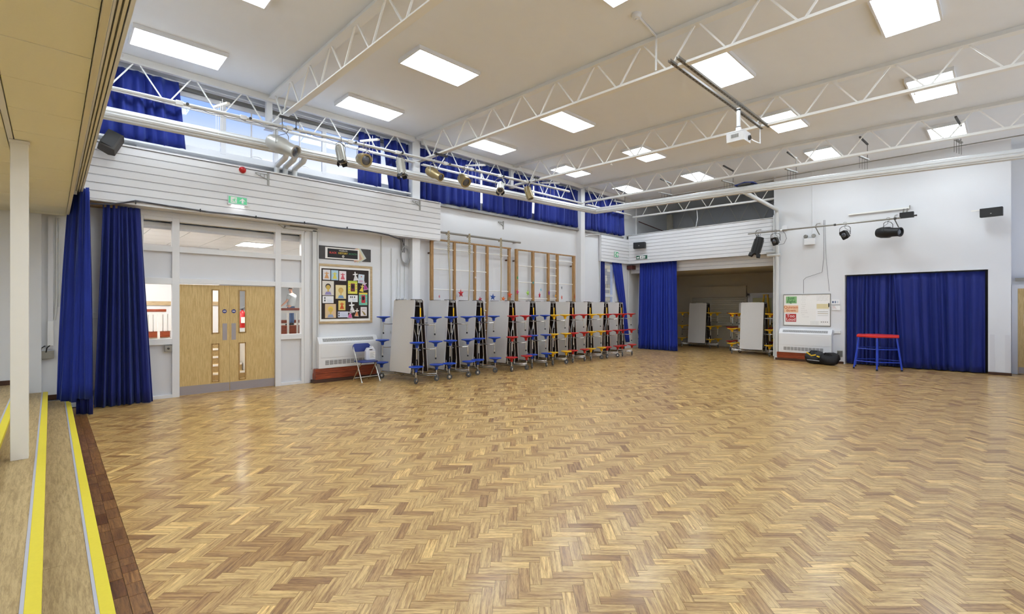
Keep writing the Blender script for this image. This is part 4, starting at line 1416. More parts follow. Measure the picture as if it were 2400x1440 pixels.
rowt = [(5.67, 9.15, 5, 'blue', 'nearest folded table with blue seats, beside the folding chair'),
        (6.58, 9.15, 1, 'blue', 'second folded table in the row, blue seats, below the first climbing frame'),
        (7.50, 9.26, 0, 'blue', 'third folded table in the row, blue seats, left of the gap'),
        (8.44, 9.12, 2, 'red', 'fourth folded table in the row, the nearest with red seats'),
        (9.30, 9.20, -1, 'blue', 'fifth folded table, blue seats between red and yellow ones'),
        (10.16, 9.22, -2, 'yellow', 'sixth folded table, the nearer of the two with yellow seats'),
        (11.02, 9.24, 0, 'red', 'seventh folded table, red seats between two yellow tables'),
        (11.88, 9.26, 1, 'yellow', 'eighth folded table, the farther of the two with yellow seats'),
        (12.74, 9.24, -2, 'red', 'ninth folded table in the row, red seats, last but one'),
        (13.60, 9.26, -1, 'red', 'last folded table of the row with red seats by the corner curtain')]
for x, y, a, c, lab in rowt:
    table(lab, x, y, R(a), c)
table('light folded table with yellow seats at the servery corner', 17.0, 5.90, R(-6), 'yellow', 'yellow')
table('folded table with red seats behind the yellow seated one in the servery', 18.1, 6.38, R(-4), 'red')
table('shaded folded table with yellow seats at the back of the servery', 18.55, 8.48, R(-8), 'yellow')

# ================================================================== CLIMBING FRAMES, ROPES, STARS
def climb(lab, x0, ups, rungs, z0, z1, head=True):
    f_ = 10.08 / 9.9
    sz_ = lambda z: 1.6 + (z - 1.6) * f_ if z > 0.1 else z
    x0 = x0 * f_
    ups = [(x * f_, w) for x, w in ups]
    rungs = [(a * f_, b * f_, sz_(z)) for a, b, z in rungs]
    z1 = sz_(z1)
    c = thing('climbing_ladder', lab, 'climbing frame', (x0, 10.08, 0))
    for i, (x, w) in enumerate(ups):
        MB().box(x - x0 - w * 0.38, -0.03, z0, x - x0 + w * 0.38, 0.03, z1).build('upright', 'pine', c, bevel=0.004)
    if head:
        MB().box(ups[0][0] - x0 - 0.05, -0.035, z1, ups[-1][0] - x0 + 0.06, 0.035, z1 + 0.035).build('head_rail', 'pine', c, bevel=0.004)
    for xa, xb, z in rungs:
        MB().tube([(xa - x0, 0, z), (xb - x0, 0, z)], 0.0135, 8).build('rung', 'steel_w', c, True)
    for x, z in ((ups[0][0], 2.95), (ups[-1][0], 2.95)):
        MB().box(x - x0 - 0.02, 0.03, z, x - x0 + 0.02, 0.148, z + 0.04).build('wall_bracket', 'skirt', c)
    return c


u1 = [(6.79, 0.11), (7.49, 0.09), (8.17, 0.09), (8.61, 0.10), (9.44, 0.11)]
r1 = []
for z in (3.06, 2.55, 2.04, 1.5, 0.96, 0.45):
    for a, b in zip(u1[:-1], u1[1:]):
        if z > 2.3 and z < 2.7 and a[0] == 8.61:
            continue
        r1.append((a[0], b[0], z))
for z in (1.72, 1.25):
    r1.append((8.17, 8.61, z))
climb('first timber climbing frame with three hanging ropes', 6.79, u1, r1, 0.02, 3.26)
u2 = [(9.74, 0.13), (10.43, 0.12), (11.12, 0.12), (11.55, 0.13), (12.38, 0.16)]
r2 = []
for z in (2.81, 2.33, 1.85, 1.35, 0.85, 0.4):
    r2 += [(9.74, 10.43, z), (10.43, 11.12, z)]
for z in (3.06, 2.82, 2.58, 2.33, 2.10, 1.86, 1.4, 0.9):
    r2.append((11.12, 11.55, z))
for z in (3.06, 2.34, 1.6, 0.9):
    r2.append((11.55, 12.38, z))
climb('second timber climbing frame with a narrow ladder bay', 9.74, u2, r2, 0.02, 3.25)
rb = thing('rope_bar', 'grey steel bar carrying the climbing ropes', 'bar', (8.59, 10.0, 3.505))
MB().tube([(-1.47, 0, 0), (1.41, 0, 0)], 0.028, 10).build('bar', 'galv', rb, True)
for x in (-1.4, 1.33):
    MB().bar((x, 0, 0), (x, 0.225, 0), 0.03, 0.03).build('bar_bracket', 'galv', rb)
for i, (x, dx, lab) in enumerate(((7.19, 0.10, 'left climbing rope looped over the grey bar'), (7.86, -0.04, 'middle climbing rope looped over the grey bar'), (8.98, -0.02, 'right climbing rope looped over the grey bar'))):
    rp_ = thing('climbing_rope', lab, 'rope', (x * 1.0225, 9.955, 0.645), group='climbing ropes')
    pts = [(0, 0, 2.50)]
    for k in range(13):
        t = k / 12
        pts.append((dx * t + 0.01 * math.sin(7 * t), 0.0, 2.30 - 2.28 * t))
    MB().tube(pts, 0.016, 8).build('strand', 'rope', rp_, True)
    for q in range(2):
        kn = []
        for k in range(60):
            t = k / 59
            kn.append((0.02 * math.cos(t * 30 + q * math.pi), 0.02 * math.sin(t * 30 + q * math.pi), 2.90 - 0.55 * t))
        MB().tube(kn, 0.015, 6).build('plaited_strand', 'rope', rp_, True)
    MB().tube([(0.03 * math.cos(a / 2.0), 0.04 + 0.05 * math.sin(a / 2.0), 2.86 + 0.045 * math.cos(a / 2.0 + 0.6)) for a in range(13)], 0.014, 6).build('bar_loop', 'rope', rp_, True)
stars = [(6.92, 1.86, 'pink', 0.055, 0.035), (7.59, 1.95, 'red', 0.12, 0.10), (8.08, 2.38, 'white', 0.05, 0.05), (8.24, 1.80, 'crimson', 0.09, 0.07), (8.69, 1.87, 'blue', 0.10, 0.10),
         (9.08, 1.83, 'orange', 0.08, 0.08), (9.33, 1.94, 'vermilion', 0.11, 0.10), (9.64, 2.03, 'magenta', 0.09, 0.08), (9.64, 2.44, 'green', 0.06, 0.05), (10.06, 2.01, 'lime', 0.10, 0.10),
         (10.29, 2.32, 'teal', 0.06, 0.05), (10.57, 1.95, 'scarlet', 0.11, 0.11), (10.63, 2.12, 'pale blue', 0.07, 0.04), (11.0, 2.03, 'purple', 0.10, 0.09), (11.30, 1.95, 'amber', 0.05, 0.04),
         (11.60, 2.21, 'grey', 0.07, 0.035), (11.60, 1.90, 'coral', 0.09, 0.05), (12.25, 1.93, 'bronze', 0.10, 0.07), (8.33, 1.66, 'turquoise', 0.08, 0.06), (8.38, 1.50, 'gold', 0.07, 0.05)]
scol = dict(pink=(226, 140, 150), red=(200, 40, 50), white=(226, 214, 206), crimson=(170, 40, 60), blue=(34, 74, 150), orange=(232, 120, 50), vermilion=(220, 84, 30), magenta=(214, 60, 110), green=(60, 160, 90),
            lime=(160, 206, 80), teal=(60, 150, 160), scarlet=(190, 30, 60), purple=(120, 60, 150), amber=(240, 170, 40), grey=(140, 150, 160), coral=(226, 110, 90), bronze=(176, 100, 60), turquoise=(70, 190, 190), gold=(226, 206, 60))
scol['pale blue'] = (150, 210, 230)
for x, z, cn, r, rx in stars:
    s_ = thing('paper_star', '%s folded paper star hanging at the climbing frames' % cn, 'paper star', (x * 1.0297, 10.042, 1.6 + (z - 1.6) * 1.0297), R(rnd.uniform(-25, 25)), group='hanging paper stars')
    a0 = rnd.uniform(-0.3, 0.3)
    V = [(0, -0.022, 0), (0, 0.022, 0)]
    for k in range(10):
        rr = r if k % 2 == 0 else r * 0.42
        t = a0 + math.pi / 2 + k * math.pi / 5
        V.append((rr * math.cos(t) * rx / r, 0, rr * math.sin(t)))
    F1, F2 = [], []
    for k in range(10):
        a, b = 2 + k, 2 + (k + 1) % 10
        F1.append((0, a, b))
        F2.append((1, b, a))
    mb = MB()
    mb.v = V
    mb.f = F1 + F2
    mb.build('star', cmat(scol[cn]), s_)
    MB().tube([(0, 0, r * 0.9), (0, 0, 3.30 - s_.location.z)], 0.0015, 4).build('thread', 'paper', s_)

# ================================================================== NOTICE BOARD AND BANNER (north wall)
YB = 10.225
nb = thing('notice_board', 'beech framed notice board with black backing full of drawings', 'notice board', (4.725, YB, 1.24))
W, H_ = 1.27, 1.295
for b in ((-W / 2, 0, W / 2, 0.05), (-W / 2, H_ - 0.05, W / 2, H_), (-W / 2, 0.05, -W / 2 + 0.05, H_ - 0.05), (W / 2 - 0.05, 0.05, W / 2, H_ - 0.05)):
    MB().box(b[0], -0.025, b[1], b[2], 0.0, b[3]).build('frame_side', 'frame', nb, bevel=0.004)
MB().box(-W / 2 + 0.04, -0.010, 0.04, W / 2 - 0.04, 0.0, H_ - 0.04).build('border_paper', 'paper', nb)
MB().box(-0.545, -0.014, 0.10, 0.545, -0.009, H_ - 0.10).build('backing', 'boardbk', nb)
# sheets: pixel frame of the board crop (85..930 across, 445..1350 down)
def bx(px):
    return -0.545 + (px - 85) / 845.0 * 1.09


def bz(py):
    return 0.10 + (1350 - py) / 905.0 * (H_ - 0.20)


def sheet(name, lab, x0, y0, x1, y1, rgb, tilt=0.0):
    cx_, cz_ = (bx(x0) + bx(x1)) / 2, (bz(y0) + bz(y1)) / 2
    w_, h_ = bx(x1) - bx(x0), bz(y0) - bz(y1)
    o = thing(name, lab, 'drawing', (4.725 + cx_, YB - 0.0155, 1.24 + cz_), group='sheets on the notice board')
    o.rotation_euler = (0, tilt, 0)
    MB().box(-w_ / 2, -0.0015, -h_ / 2, w_ / 2, 0.0015, h_ / 2).build('sheet', cmat(rgb, 0.7), o)
    return o, w_, h_


def blob(o, poly, rgb, name='drawn_shape', d=-0.0025):
    MB().prism(poly, 0, 0.001, lambda u, v, t: (u, d - t, v)).build(name, cmat(rgb, 0.7), o)


def dress(w, h):
    return [(-0.32 * w, -0.36 * h), (0.32 * w, -0.36 * h), (0.07 * w, 0.08 * h), (0.3 * w, 0.12 * h), (0.3 * w, 0.18 * h), (0.06 * w, 0.2 * h), (0.06 * w, 0.3 * h), (-0.06 * w, 0.3 * h), (-0.06 * w, 0.2 * h), (-0.3 * w, 0.18 * h), (-0.3 * w, 0.12 * h), (-0.07 * w, 0.08 * h)]


for x0, y0, x1, y1, bg, dc, lab in ((108, 468, 235, 648, (224, 222, 226), (214, 160, 110), 'drawing of a tan dress, top left of the notice board'), (250, 470, 372, 650, (176, 206, 224), (226, 214, 96), 'drawing of a yellow dress on pale blue paper'),
                                    (388, 478, 512, 655, (232, 222, 226), (204, 96, 110), 'drawing of a rose dress on white paper'), (375, 1018, 498, 1195, (226, 206, 122), (208, 92, 44), 'drawing of an orange dress on yellow paper')):
    o, w, h = sheet('drawing', lab, x0, y0, x1, y1, bg)
    blob(o, dress(w, h), dc)
for x0, y0, x1, y1, bg, fc_, hc, sc2, lab in ((98, 668, 295, 925, (222, 216, 206), (206, 176, 90), (70, 60, 60), (150, 140, 190), 'portrait drawing with a dark hair bun and a purple scribble'),
                                             (325, 735, 510, 985, (234, 218, 166), (214, 178, 104), (206, 168, 92), (120, 156, 196), 'portrait drawing on cream paper, middle of the notice board'),
                                             (145, 1080, 332, 1332, (222, 192, 150), (214, 180, 90), (232, 200, 70), (150, 160, 190), 'portrait drawing with yellow hair, bottom left of the notice board')):
    o, w, h = sheet('drawing', lab, x0, y0, x1, y1, bg)
    blob(o, circle(0.24 * w, 14, 0, 0.12 * h, 0.2 * h), hc, d=-0.002)
    blob(o, circle(0.19 * w, 14, 0.0, 0.06 * h, 0.16 * h), fc_, d=-0.003)
    blob(o, [(-0.06 * w, -0.25 * h), (0.06 * w, -0.25 * h), (0.06 * w, -0.05 * h), (-0.06 * w, -0.05 * h)], fc_)
    blob(o, [(-0.3 * w, -0.46 * h), (0.3 * w, -0.46 * h), (0.18 * w, -0.25 * h), (-0.18 * w, -0.25 * h)], sc2)
for x0, y0, x1, y1, bg, inn, lab, mm in ((545, 650, 715, 890, (232, 222, 90), (110, 52, 60), 'yellow bordered picture of a dark haired figure', (196, 210, 80)), (748, 865, 905, 1100, (120, 196, 170), (190, 40, 60), 'rainbow bordered picture of a dark haired figure', (236, 210, 80))):
    o, w, h = sheet('drawing', lab, x0, y0, x1, y1, bg)
    blob(o, [(-0.5 * w, 0.36 * h), (0.5 * w, 0.36 * h), (0.5 * w, 0.5 * h), (-0.5 * w, 0.5 * h)], mm, d=-0.002)
    blob(o, [(-0.22 * w, -0.32 * h), (0.24 * w, -0.32 * h), (0.24 * w, 0.3 * h), (-0.22 * w, 0.3 * h)], inn, d=-0.0025)
    blob(o, circle(0.15 * w, 12, 0, 0.05 * h, 0.17 * h), (24, 18, 20), d=-0.0035)
    for k in range(4):
        blob(o, circle(0.05 * w, 8, -0.36 * w, (-0.36 + 0.2 * k) * h), ((90, 120, 190), (240, 160, 60), (60, 150, 110), (210, 70, 90))[k], d=-0.003)
        blob(o, circle(0.05 * w, 8, 0.38 * w, (-0.36 + 0.2 * k) * h), ((240, 190, 60), (90, 120, 190), (190, 80, 160), (60, 150, 110))[k], d=-0.003)
for x0, y0, x1, y1, bg, lab, marks in ((103, 938, 290, 1065, (238, 238, 240), 'white caption card with two dark squares on the left', [(-0.3, 0.2), (-0.3, -0.15)]), (548, 915, 722, 1042, (240, 240, 242), 'white caption card with dark pictures along the top', [(-0.25, 0.2), (-0.08, 0.2), (0.16, 0.2)]),
                                      (366, 1218, 545, 1325, (214, 218, 236), 'pale blue caption card at the bottom of the notice board', [(-0.4, 0.2), (-0.4, -0.2)])):
    o, w, h = sheet('caption_card', lab, x0, y0, x1, y1, bg)
    for a, b in marks:
        blob(o, [((a - 0.05) * w, (b - 0.12) * h), ((a + 0.05) * w, (b - 0.12) * h), ((a + 0.05) * w, (b + 0.14) * h), ((a - 0.05) * w, (b + 0.14) * h)], (52, 52, 60))
    for k in range(3):
        blob(o, [(-0.1 * w, (-0.1 - 0.12 * k) * h), (0.4 * w, (-0.1 - 0.12 * k) * h), (0.4 * w, (-0.07 - 0.12 * k) * h), (-0.1 * w, (-0.07 - 0.12 * k) * h)], (180, 186, 214))
o, w, h = sheet('drawing', 'white sheet with a striped skirt drawing, bottom right of the notice board', 778, 1135, 895, 1305, (232, 222, 222))
for k in range(6):
    blob(o, [((-0.35 + 0.09 * k) * w, (0.1 - 0.05 * k) * h), ((-0.30 + 0.09 * k) * w, (0.12 - 0.05 * k) * h), ((0.1 + 0.05 * k) * w, -0.4 * h), ((0.04 + 0.05 * k) * w, -0.4 * h)], (176, 150, 90))
blob(o, [(-0.35 * w, 0.24 * h), (0.35 * w, 0.24 * h), (0.35 * w, 0.3 * h), (-0.35 * w, 0.3 * h)], (170, 130, 120))
o, w, h = sheet('drawing', 'pale blue sheet with a sketched figure near the top right corner', 732, 522, 845, 690, (206, 216, 226), R(4))
blob(o, circle(0.1 * w, 10, 0, 0.25 * h), (220, 110, 90))
blob(o, [(-0.3 * w, -0.4 * h), (0.3 * w, -0.4 * h), (0.3 * w, -0.15 * h), (-0.3 * w, -0.15 * h)], (200, 170, 190))


def cutout(lab, x, y, w, h, skirt, body, tilt=0.0):
    o = thing('paper_doll', lab, 'paper cut-out', (4.725 + bx(x), YB - 0.019, 1.24 + bz(y)), group='paper dolls on the notice board')
    o.rotation_euler = (0, tilt, 0)
    MB().prism(dress(w * 1.6, h * 1.5), 0, 0.002, lambda u, v, t: (u, -t, v)).build('figure', cmat(body), o)
    MB().prism([(-0.42 * w, -0.48 * h), (0.42 * w, -0.48 * h), (0.14 * w, 0.05 * h), (-0.14 * w, 0.05 * h)], 0, 0.001, lambda u, v, t: (u, -0.0025 - t, v)).build('skirt', cmat(skirt), o)
    MB().prism(circle(0.13 * w, 10, 0, 0.46 * h), 0, 0.002, lambda u, v, t: (u, -0.0015 - t, v)).build('head', cmat(body), o)


cutout('white paper doll with striped hem, top of the notice board', 680, 560, 0.12, 0.18, (228, 224, 222), (244, 242, 242), R(-8))
cutout('purple paper doll at the right edge of the notice board', 858, 730, 0.12, 0.19, (176, 60, 150), (206, 190, 200), R(-15))
cutout('yellow paper doll below the pale blue sheet', 805, 775, 0.10, 0.16, (232, 210, 70), (226, 200, 120), R(12))
cutout('large white striped paper doll in the lower middle of the notice board', 615, 1140, 0.13, 0.22, (230, 228, 230), (246, 244, 244), R(-5))
cutout('pink skirted paper doll at the bottom of the notice board', 585, 1265, 0.12, 0.17, (212, 90, 150), (236, 226, 230), R(6))
cutout('orange trimmed paper doll beside the striped one', 705, 1235, 0.10, 0.17, (226, 140, 80), (240, 232, 226), R(5))
# banner
bn = thing('banner', 'dark celebration banner with coloured lettering above the notice board', 'banner', (4.715, YB, 2.635))
MB().box(-0.615, -0.003, 0, 0.615, 0.0, 0.29).build('backing', 'bannerbk', bn)
MB().box(-0.45, -0.006, 0.02, 0.33, -0.003, 0.265).build('white_mount', 'paper', bn)
MB().box(-0.40, -0.009, 0.045, 0.29, -0.006, 0.24).build('black_card', cmat((26, 24, 28)), bn)
for k, (dx, rgb, an) in enumerate(((0.345, (206, 212, 206), 34), (0.30, (228, 214, 176), 30), (0.25, (214, 170, 150), 26))):
    cq = MB().box(-0.10, -0.0004, -0.135, 0.10, 0.0004, 0.135).build('fanned_card', cmat(rgb), bn)
    cq.location = (dx, -0.0036 - 0.0009 * k, 0.135)
    cq.rotation_euler = (0, R(-an), 0)
lettering('CELEBRATE', 0.038, cmat((226, 222, 214)), bn, (-0.05, -0.0105, 0.205), NORTH, 0.0006, depth=0.0008)
lettering('BLACK', 0.058, cmat((222, 80, 70)), bn, (-0.28, -0.0105, 0.15), NORTH, 0.001, sx=0.92, depth=0.0008)
lettering('HISTORY', 0.058, cmat((232, 200, 80)), bn, (-0.055, -0.0105, 0.15), NORTH, 0.001, sx=0.92, depth=0.0008)
lettering('MONTH', 0.058, cmat((70, 130, 90)), bn, (0.175, -0.0105, 0.15), NORTH, 0.001, sx=0.92, depth=0.0008)
MB().prism(circle(0.027, 16), 0, 0.001, lambda u, v, t: (-0.05 + u, -0.0095 - t, 0.085 + v)).build('round_emblem', cmat((226, 222, 214)), bn)
lettering('bh', 0.03, cmat((26, 24, 28)), bn, (-0.05, -0.0115, 0.085), NORTH, 0.001, depth=0.0005)

# ================================================================== FAN CONVECTORS
def convector(lab, loc, rz, w, h, d, base_z, plinth_lab):
    """white casing with a sloped top grille and a row of square bottom grilles; local -y faces the room"""
    c = thing('fan_convector', lab, 'heater', loc, rz)
    prof = [(0, base_z), (-d, base_z), (-d, base_z + h - 0.14), (-d + 0.09, base_z + h), (0, base_z + h)]
    MB().prism(prof, -w / 2, w / 2, lambda a, b, t: (t, a, b)).build('casing', 'white', c, bevel=0.006)
    n = Vector((0, -0.14, 0.09)).normalized()
    a0, a1 = Vector((0, -d, base_z + h - 0.14)), Vector((0, -d + 0.09, base_z + h))
    g0, g1 = a0.lerp(a1, 0.28), a0.lerp(a1, 0.74)
    mb = MB()
    ww = w / 2 - 0.10
    vs_ = [Vector((-ww, 0, 0)) + g0, Vector((ww, 0, 0)) + g0, Vector((ww, 0, 0)) + g1, Vector((-ww, 0, 0)) + g1]
    vs_ = [p + n * 0.002 for p in vs_] + [p - n * 0.01 for p in vs_]
    mb.add(vs_, [(0, 1, 2, 3), (7, 6, 5, 4), (0, 4, 5, 1), (1, 5, 6, 2), (2, 6, 7, 3), (3, 7, 4, 0)])
    tg = mb.build('outlet_grille', 'grille', c)
    fins = MB()
    for k in range(60):
        x = -ww + (k + 0.5) * 2 * ww / 60
        fins.bar(Vector((x, 0, 0)) + g0 + n * 0.004, Vector((x, 0, 0)) + g1 + n * 0.004, 0.006, 0.004, n)
    fins.build('louvre_fins', 'panelw', tg)
    MB().box(-w / 2 + 0.04, -d - 0.004, base_z + 0.22, w / 2 - 0.04, -d + 0.002, base_z + h - 0.18).build('front_panel', 'white', c, bevel=0.003)
    k_n = 11
    gw = (w * 0.76) / k_n
    for k in range(k_n):
        x = -w * 0.40 + k * gw
        gq = MB().box(x, -d - 0.002, base_z + 0.07, x + gw * 0.86, -d + 0.01, base_z + 0.165).build('intake_grille', 'grille', c)
        f2 = MB()
        for q in range(4):
            f2.box(x, -d - 0.004, base_z + 0.085 + q * 0.022, x + gw * 0.86, -d - 0.001, base_z + 0.092 + q * 0.022)
        f2.build('louvre', 'panelw', gq)
    # timber plinth below
    p = thing('heater_plinth', plinth_lab, 'plinth', loc, rz)
    for q in range(2):
        MB().box(-w / 2 - 0.06, -d + 0.03, 0.07 + q * (base_z - 0.07) / 2, w / 2 - 0.02, -0.01, 0.07 + (q + 1) * (base_z - 0.07) / 2 - 0.003).build('plinth_board', 'redwood', p, bevel=0.003)
    MB().box(-w / 2 - 0.10, -d + 0.015, 0.0, w / 2 + 0.0, -0.01, 0.068).build('skirting', 'skirt', p, bevel=0.003)
    return c


convector('white fan convector heater below the notice board', (4.73, 10.225, 0), 0, 1.36, 0.66, 0.20, 0.30, 'red brown wooden plinth under the notice board heater')
convector('white fan convector heater below the whiteboard', (16.015, 4.11, 0), R(-90), 1.36, 0.70, 0.19, 0.25, 'red brown wooden plinth under the whiteboard heater')

# ================================================================== FOLDING CHAIR AND JUG
ch = thing('folding_chair', 'blue steel folding chair standing in front of the heater', 'chair', (4.91, 9.64, 0), R(3))
for s in (-1, 1):
    MB().tube([(s * 0.215, -0.22, 0.0), (s * 0.205, 0.02, 0.45), (s * 0.195, 0.19, 0.76), (s * 0.16, 0.205, 0.80)], 0.0125, 8).build('front_leg', 'chrome', ch, True)
    MB().tube([(s * 0.19, 0.22, 0.0), (s * 0.185, 0.0, 0.26), (s * 0.18, -0.13, 0.41)], 0.0115, 8).build('rear_leg', 'chrome', ch, True)
    MB().tube([(s * 0.215, -0.22, 0.0), (s * 0.214, -0.21, 0.025)], 0.016, 8).build('foot_cap', 'pipe_w', ch)
MB().tube([(-0.212, -0.16, 0.115), (0.212, -0.16, 0.115)], 0.011, 8).build('front_stretcher', 'chrome', ch, True)
MB().tube([(-0.19, 0.17, 0.06), (0.19, 0.17, 0.06)], 0.011, 8).build('rear_stretcher', 'chrome', ch, True)
sm_ = MB().prism(rrect(0.40, 0.38, 0.06, 5), 0, 0.028, lambda u, v, d: (u, v - 0.01, 0.415 + d - 0.15 * (v * v) * 0.4))
sm_.build('seat', cmat((30, 50, 128), 0.35), ch, bevel=0.008)
bk = MB()
bp_ = rrect(0.42, 0.175, 0.07, 5)
bk.prism(bp_, -0.012, 0.012, lambda u, v, d: (u, 0.18 + d + 0.25 * u * u * -1 + v * 0.35, 0.715 + v))
bk.build('backrest', cmat((30, 50, 128), 0.35), ch, bevel=0.006)
jg = thing('plastic_jug', 'white plastic jug standing on the blue folding chair', 'jug', (5.02, 9.66, 0.446), R(-8))
jb = MB().prism([(-0.10, 0), (0.10, 0), (0.105, 0.02), (0.105, 0.20), (0.07, 0.265), (-0.07, 0.265), (-0.105, 0.20), (-0.105, 0.02)], -0.055, 0.055, lambda a, b, t: (a, t, b))
jb.build('bottle', 'jug', jg, bevel=0.012)
MB().box(-0.035, -0.057, 0.215, 0.035, 0.057, 0.238).build('grip_hole', 'dgrey', jg, bevel=0.004)
MB().box(-0.03, -0.0565, 0.03, 0.095, -0.0545, 0.19).build('wording_label', 'paper', jg)
lw = MB()
for k in range(7):
    lw.box(-0.02, -0.058, 0.05 + 0.018 * k, 0.085 - 0.02 * (k % 3), -0.0564, 0.054 + 0.018 * k)
lw.build('label_lines', 'grille', jg)
MB().lathe([(0.026, 0.265), (0.026, 0.29), (0.02, 0.292)], 14, Matrix.Translation((0.05, 0, 0))).build('cap', 'paper', jg, True)

# ================================================================== WALL SERVICES, NORTH
vp = thing('wall_conduit', 'white box conduit running down beside the door screen', 'conduit', (4.02, 10.19, 0))
MB().box(-0.045, -0.03, 0.28, 0.045, 0.04, 3.22).build('duct', 'pipe_w', vp, bevel=0.004)
MB().tube([(0.075, 0.0, 0.3), (0.075, 0.0, 3.2)], 0.02, 8).build('side_pipe', 'pipe_w', vp, True)
MB().bar((-0.62, 0, 3.22), (0.05, 0, 3.22), 0.06, 0.05).bar((-0.72, 0, 3.30), (-0.60, 0, 3.22), 0.06, 0.05).build('cross_duct', 'pipe_w', vp)
MB().bar((-0.5, -0.03, 3.255), (0.05, -0.03, 3.25), 0.02, 0.02).build('cross_pipe', 'grille', vp)
MB().tube([(0.0, 0, 0.28), (0.0, 0.0, 0.22), (0.09, 0.0, 0.17)], 0.04, 8).build('elbow', 'pipe_w', vp, True)
for i, (x, z0, z1, r, lab) in enumerate(((5.60, 0.35, 3.27, 0.016, 'thin white conduit just right of the notice board'), (5.86, 1.0, 3.0, 0.010, 'thin grey wall conduit between the notice board and the cable coil'),
                                          (6.02, 1.80, 2.75, 0.008, 'left wall conduit hanging below the cable coil'), (6.10, 1.78, 2.7, 0.007, 'middle wall conduit hanging below the cable coil'), (6.22, 1.80, 2.7, 0.009, 'right wall conduit hanging below the cable coil'))):
    q = thing('thin_conduit', lab, 'conduit', (x, 10.21, z0))
    MB().tube([(0, 0, 0), (0, 0, z1 - z0)], r, 6).build('pipe', 'pipe_w', q, True)
    MB().box(-0.03, -0.02, -0.03, 0.03, 0.02, 0.03).build('end_box', 'pipe_w', q, bevel=0.008)
cc_ = thing('cable_coil', 'coil of grey cable hanging under the cladding end', 'cable', (6.19, 10.15, 2.62))
cl_ = MB()
for k in range(5):
    rr = 0.115 + 0.012 * (k % 3)
    cl_.tube([(rr * 0.95 * math.cos(t * math.pi / 12) + 0.008 * k, -0.02 + 0.012 * k, 0.24 + rr * 1.7 * math.sin(t * math.pi / 12)) for t in range(25)], 0.008, 5)
cl_.build('loops', mat('pale grey cable', (176, 176, 176), 0.5), cc_, True)
cd = MB()
for k in range(4):
    cd.tube([(-0.10 + 0.03 * k, 0, 0.30), (-0.11 + 0.03 * k, 0.0, 0.55), (-0.16 + 0.05 * k, 0.02, 0.68)], 0.008, 5)
cd.build('hanging_tails', 'cable', cc_, True)
# cables along the foot of the cladding
cbp = [(0.45, 9.97, 3.22), (0.7, 9.92, 3.24), (1.0, 9.89, 3.33), (1.6, 9.885, 3.31), (2.0, 9.885, 3.295), (2.6, 9.885, 3.305), (3.2, 9.885, 3.29), (3.8, 9.885, 3.30), (4.4, 9.885, 3.28), (5.0, 9.885, 3.295), (5.6, 9.9, 3.26), (6.05, 10.05, 3.2), (6.15, 10.13, 3.1)]
ca = thing('cable_run', 'bundle of dark cables clipped along the foot of the cladding', 'cable', (3.2, 9.88, 3.29))
for k in range(3):
    MB().tube([(x - 3.2, y - 9.88 - 0.006 * k, z - 3.29 + 0.012 * math.sin(i * 1.7 + k * 2.1)) for i, (x, y, z) in enumerate(cbp)], 0.007, 6).build('cable', 'cable', ca, True)
for x in (1.0, 1.9, 2.8, 3.7, 4.6):
    MB().box(x - 3.2 - 0.006, -0.02, -0.01, x - 3.2 + 0.006, 0.015, 0.04).build('clip', 'black', ca)
# timber bits and socket under the fascia beside the stage curtain
tag(MB().box(0.42, 10.02, 3.20, 0.80, 10.2, 3.265).build('rail_batten', wood('raw pine batten', (126, 98, 64), (160, 132, 94), 0.6, 'X', 1.2)), 'bare timber batten above the navy door curtain', 'batten')
tag(MB().box(0.44, 10.33, 1.42, 0.57, 10.36, 1.51).build('wall_socket', 'white', bevel=0.004), 'white double socket between the two blue curtains', 'socket')
tr_ = thing('stage_trunking', 'white trunking with a socket on the wall behind the stage curtain', 'trunking', (0.0, 10.33, 0))
MB().box(-0.03, 0.0, 0.95, 0.03, 0.03, 3.0).build('trunk', 'panelw', tr_)
MB().box(-0.035, -0.02, 1.0, 0.035, 0.0, 1.38).build('cover', 'white', tr_, bevel=0.004)
MB().tube([(0.07, 0.0, 3.0), (0.07, 0, 1.7), (0.045, 0, 1.4)], 0.01, 6).tube([(0.095, 0, 3.0), (0.095, 0, 1.6)], 0.009, 6).build('twin_cables', 'pipe_w', tr_, True)
MB().box(-0.13, -0.05, 0.80, 0.04, 0.0, 0.92).build('socket_box', 'galv', tr_, bevel=0.004)
for k in range(2):
    MB().tube([(-0.11 + 0.06 * k, -0.05, 0.90), (-0.10 + 0.06 * k, -0.08, 0.97), (-0.06 + 0.05 * k, -0.03, 1.0)], 0.008, 6).build('plug_lead', 'black', tr_, True)
tag(MB().box(-0.09, 10.33, 0.15, 0.5, 10.36, 0.23).build('baseboard_stage', 'skirt'), 'dark skirting at the wall behind the stage curtain', 'skirting', kind='structure')
# red sounder, brackets, speaker, exit sign on the cladding
so_ = thing('fire_sounder', 'red round fire sounder on the white cladding', 'sounder', (2.57, 9.9, 4.15))
MB().lathe([(0.055, 0), (0.062, 0.02), (0.055, 0.05), (0.035, 0.075), (0.01, 0.085)], 18, Matrix.Rotation(R(90), 4, 'X')).build('dome', 'red', so_, True)
MB().lathe([(0.068, -0.001), (0.068, 0.015)], 18, Matrix.Rotation(R(90), 4, 'X')).build('base', 'paper', so_, True)


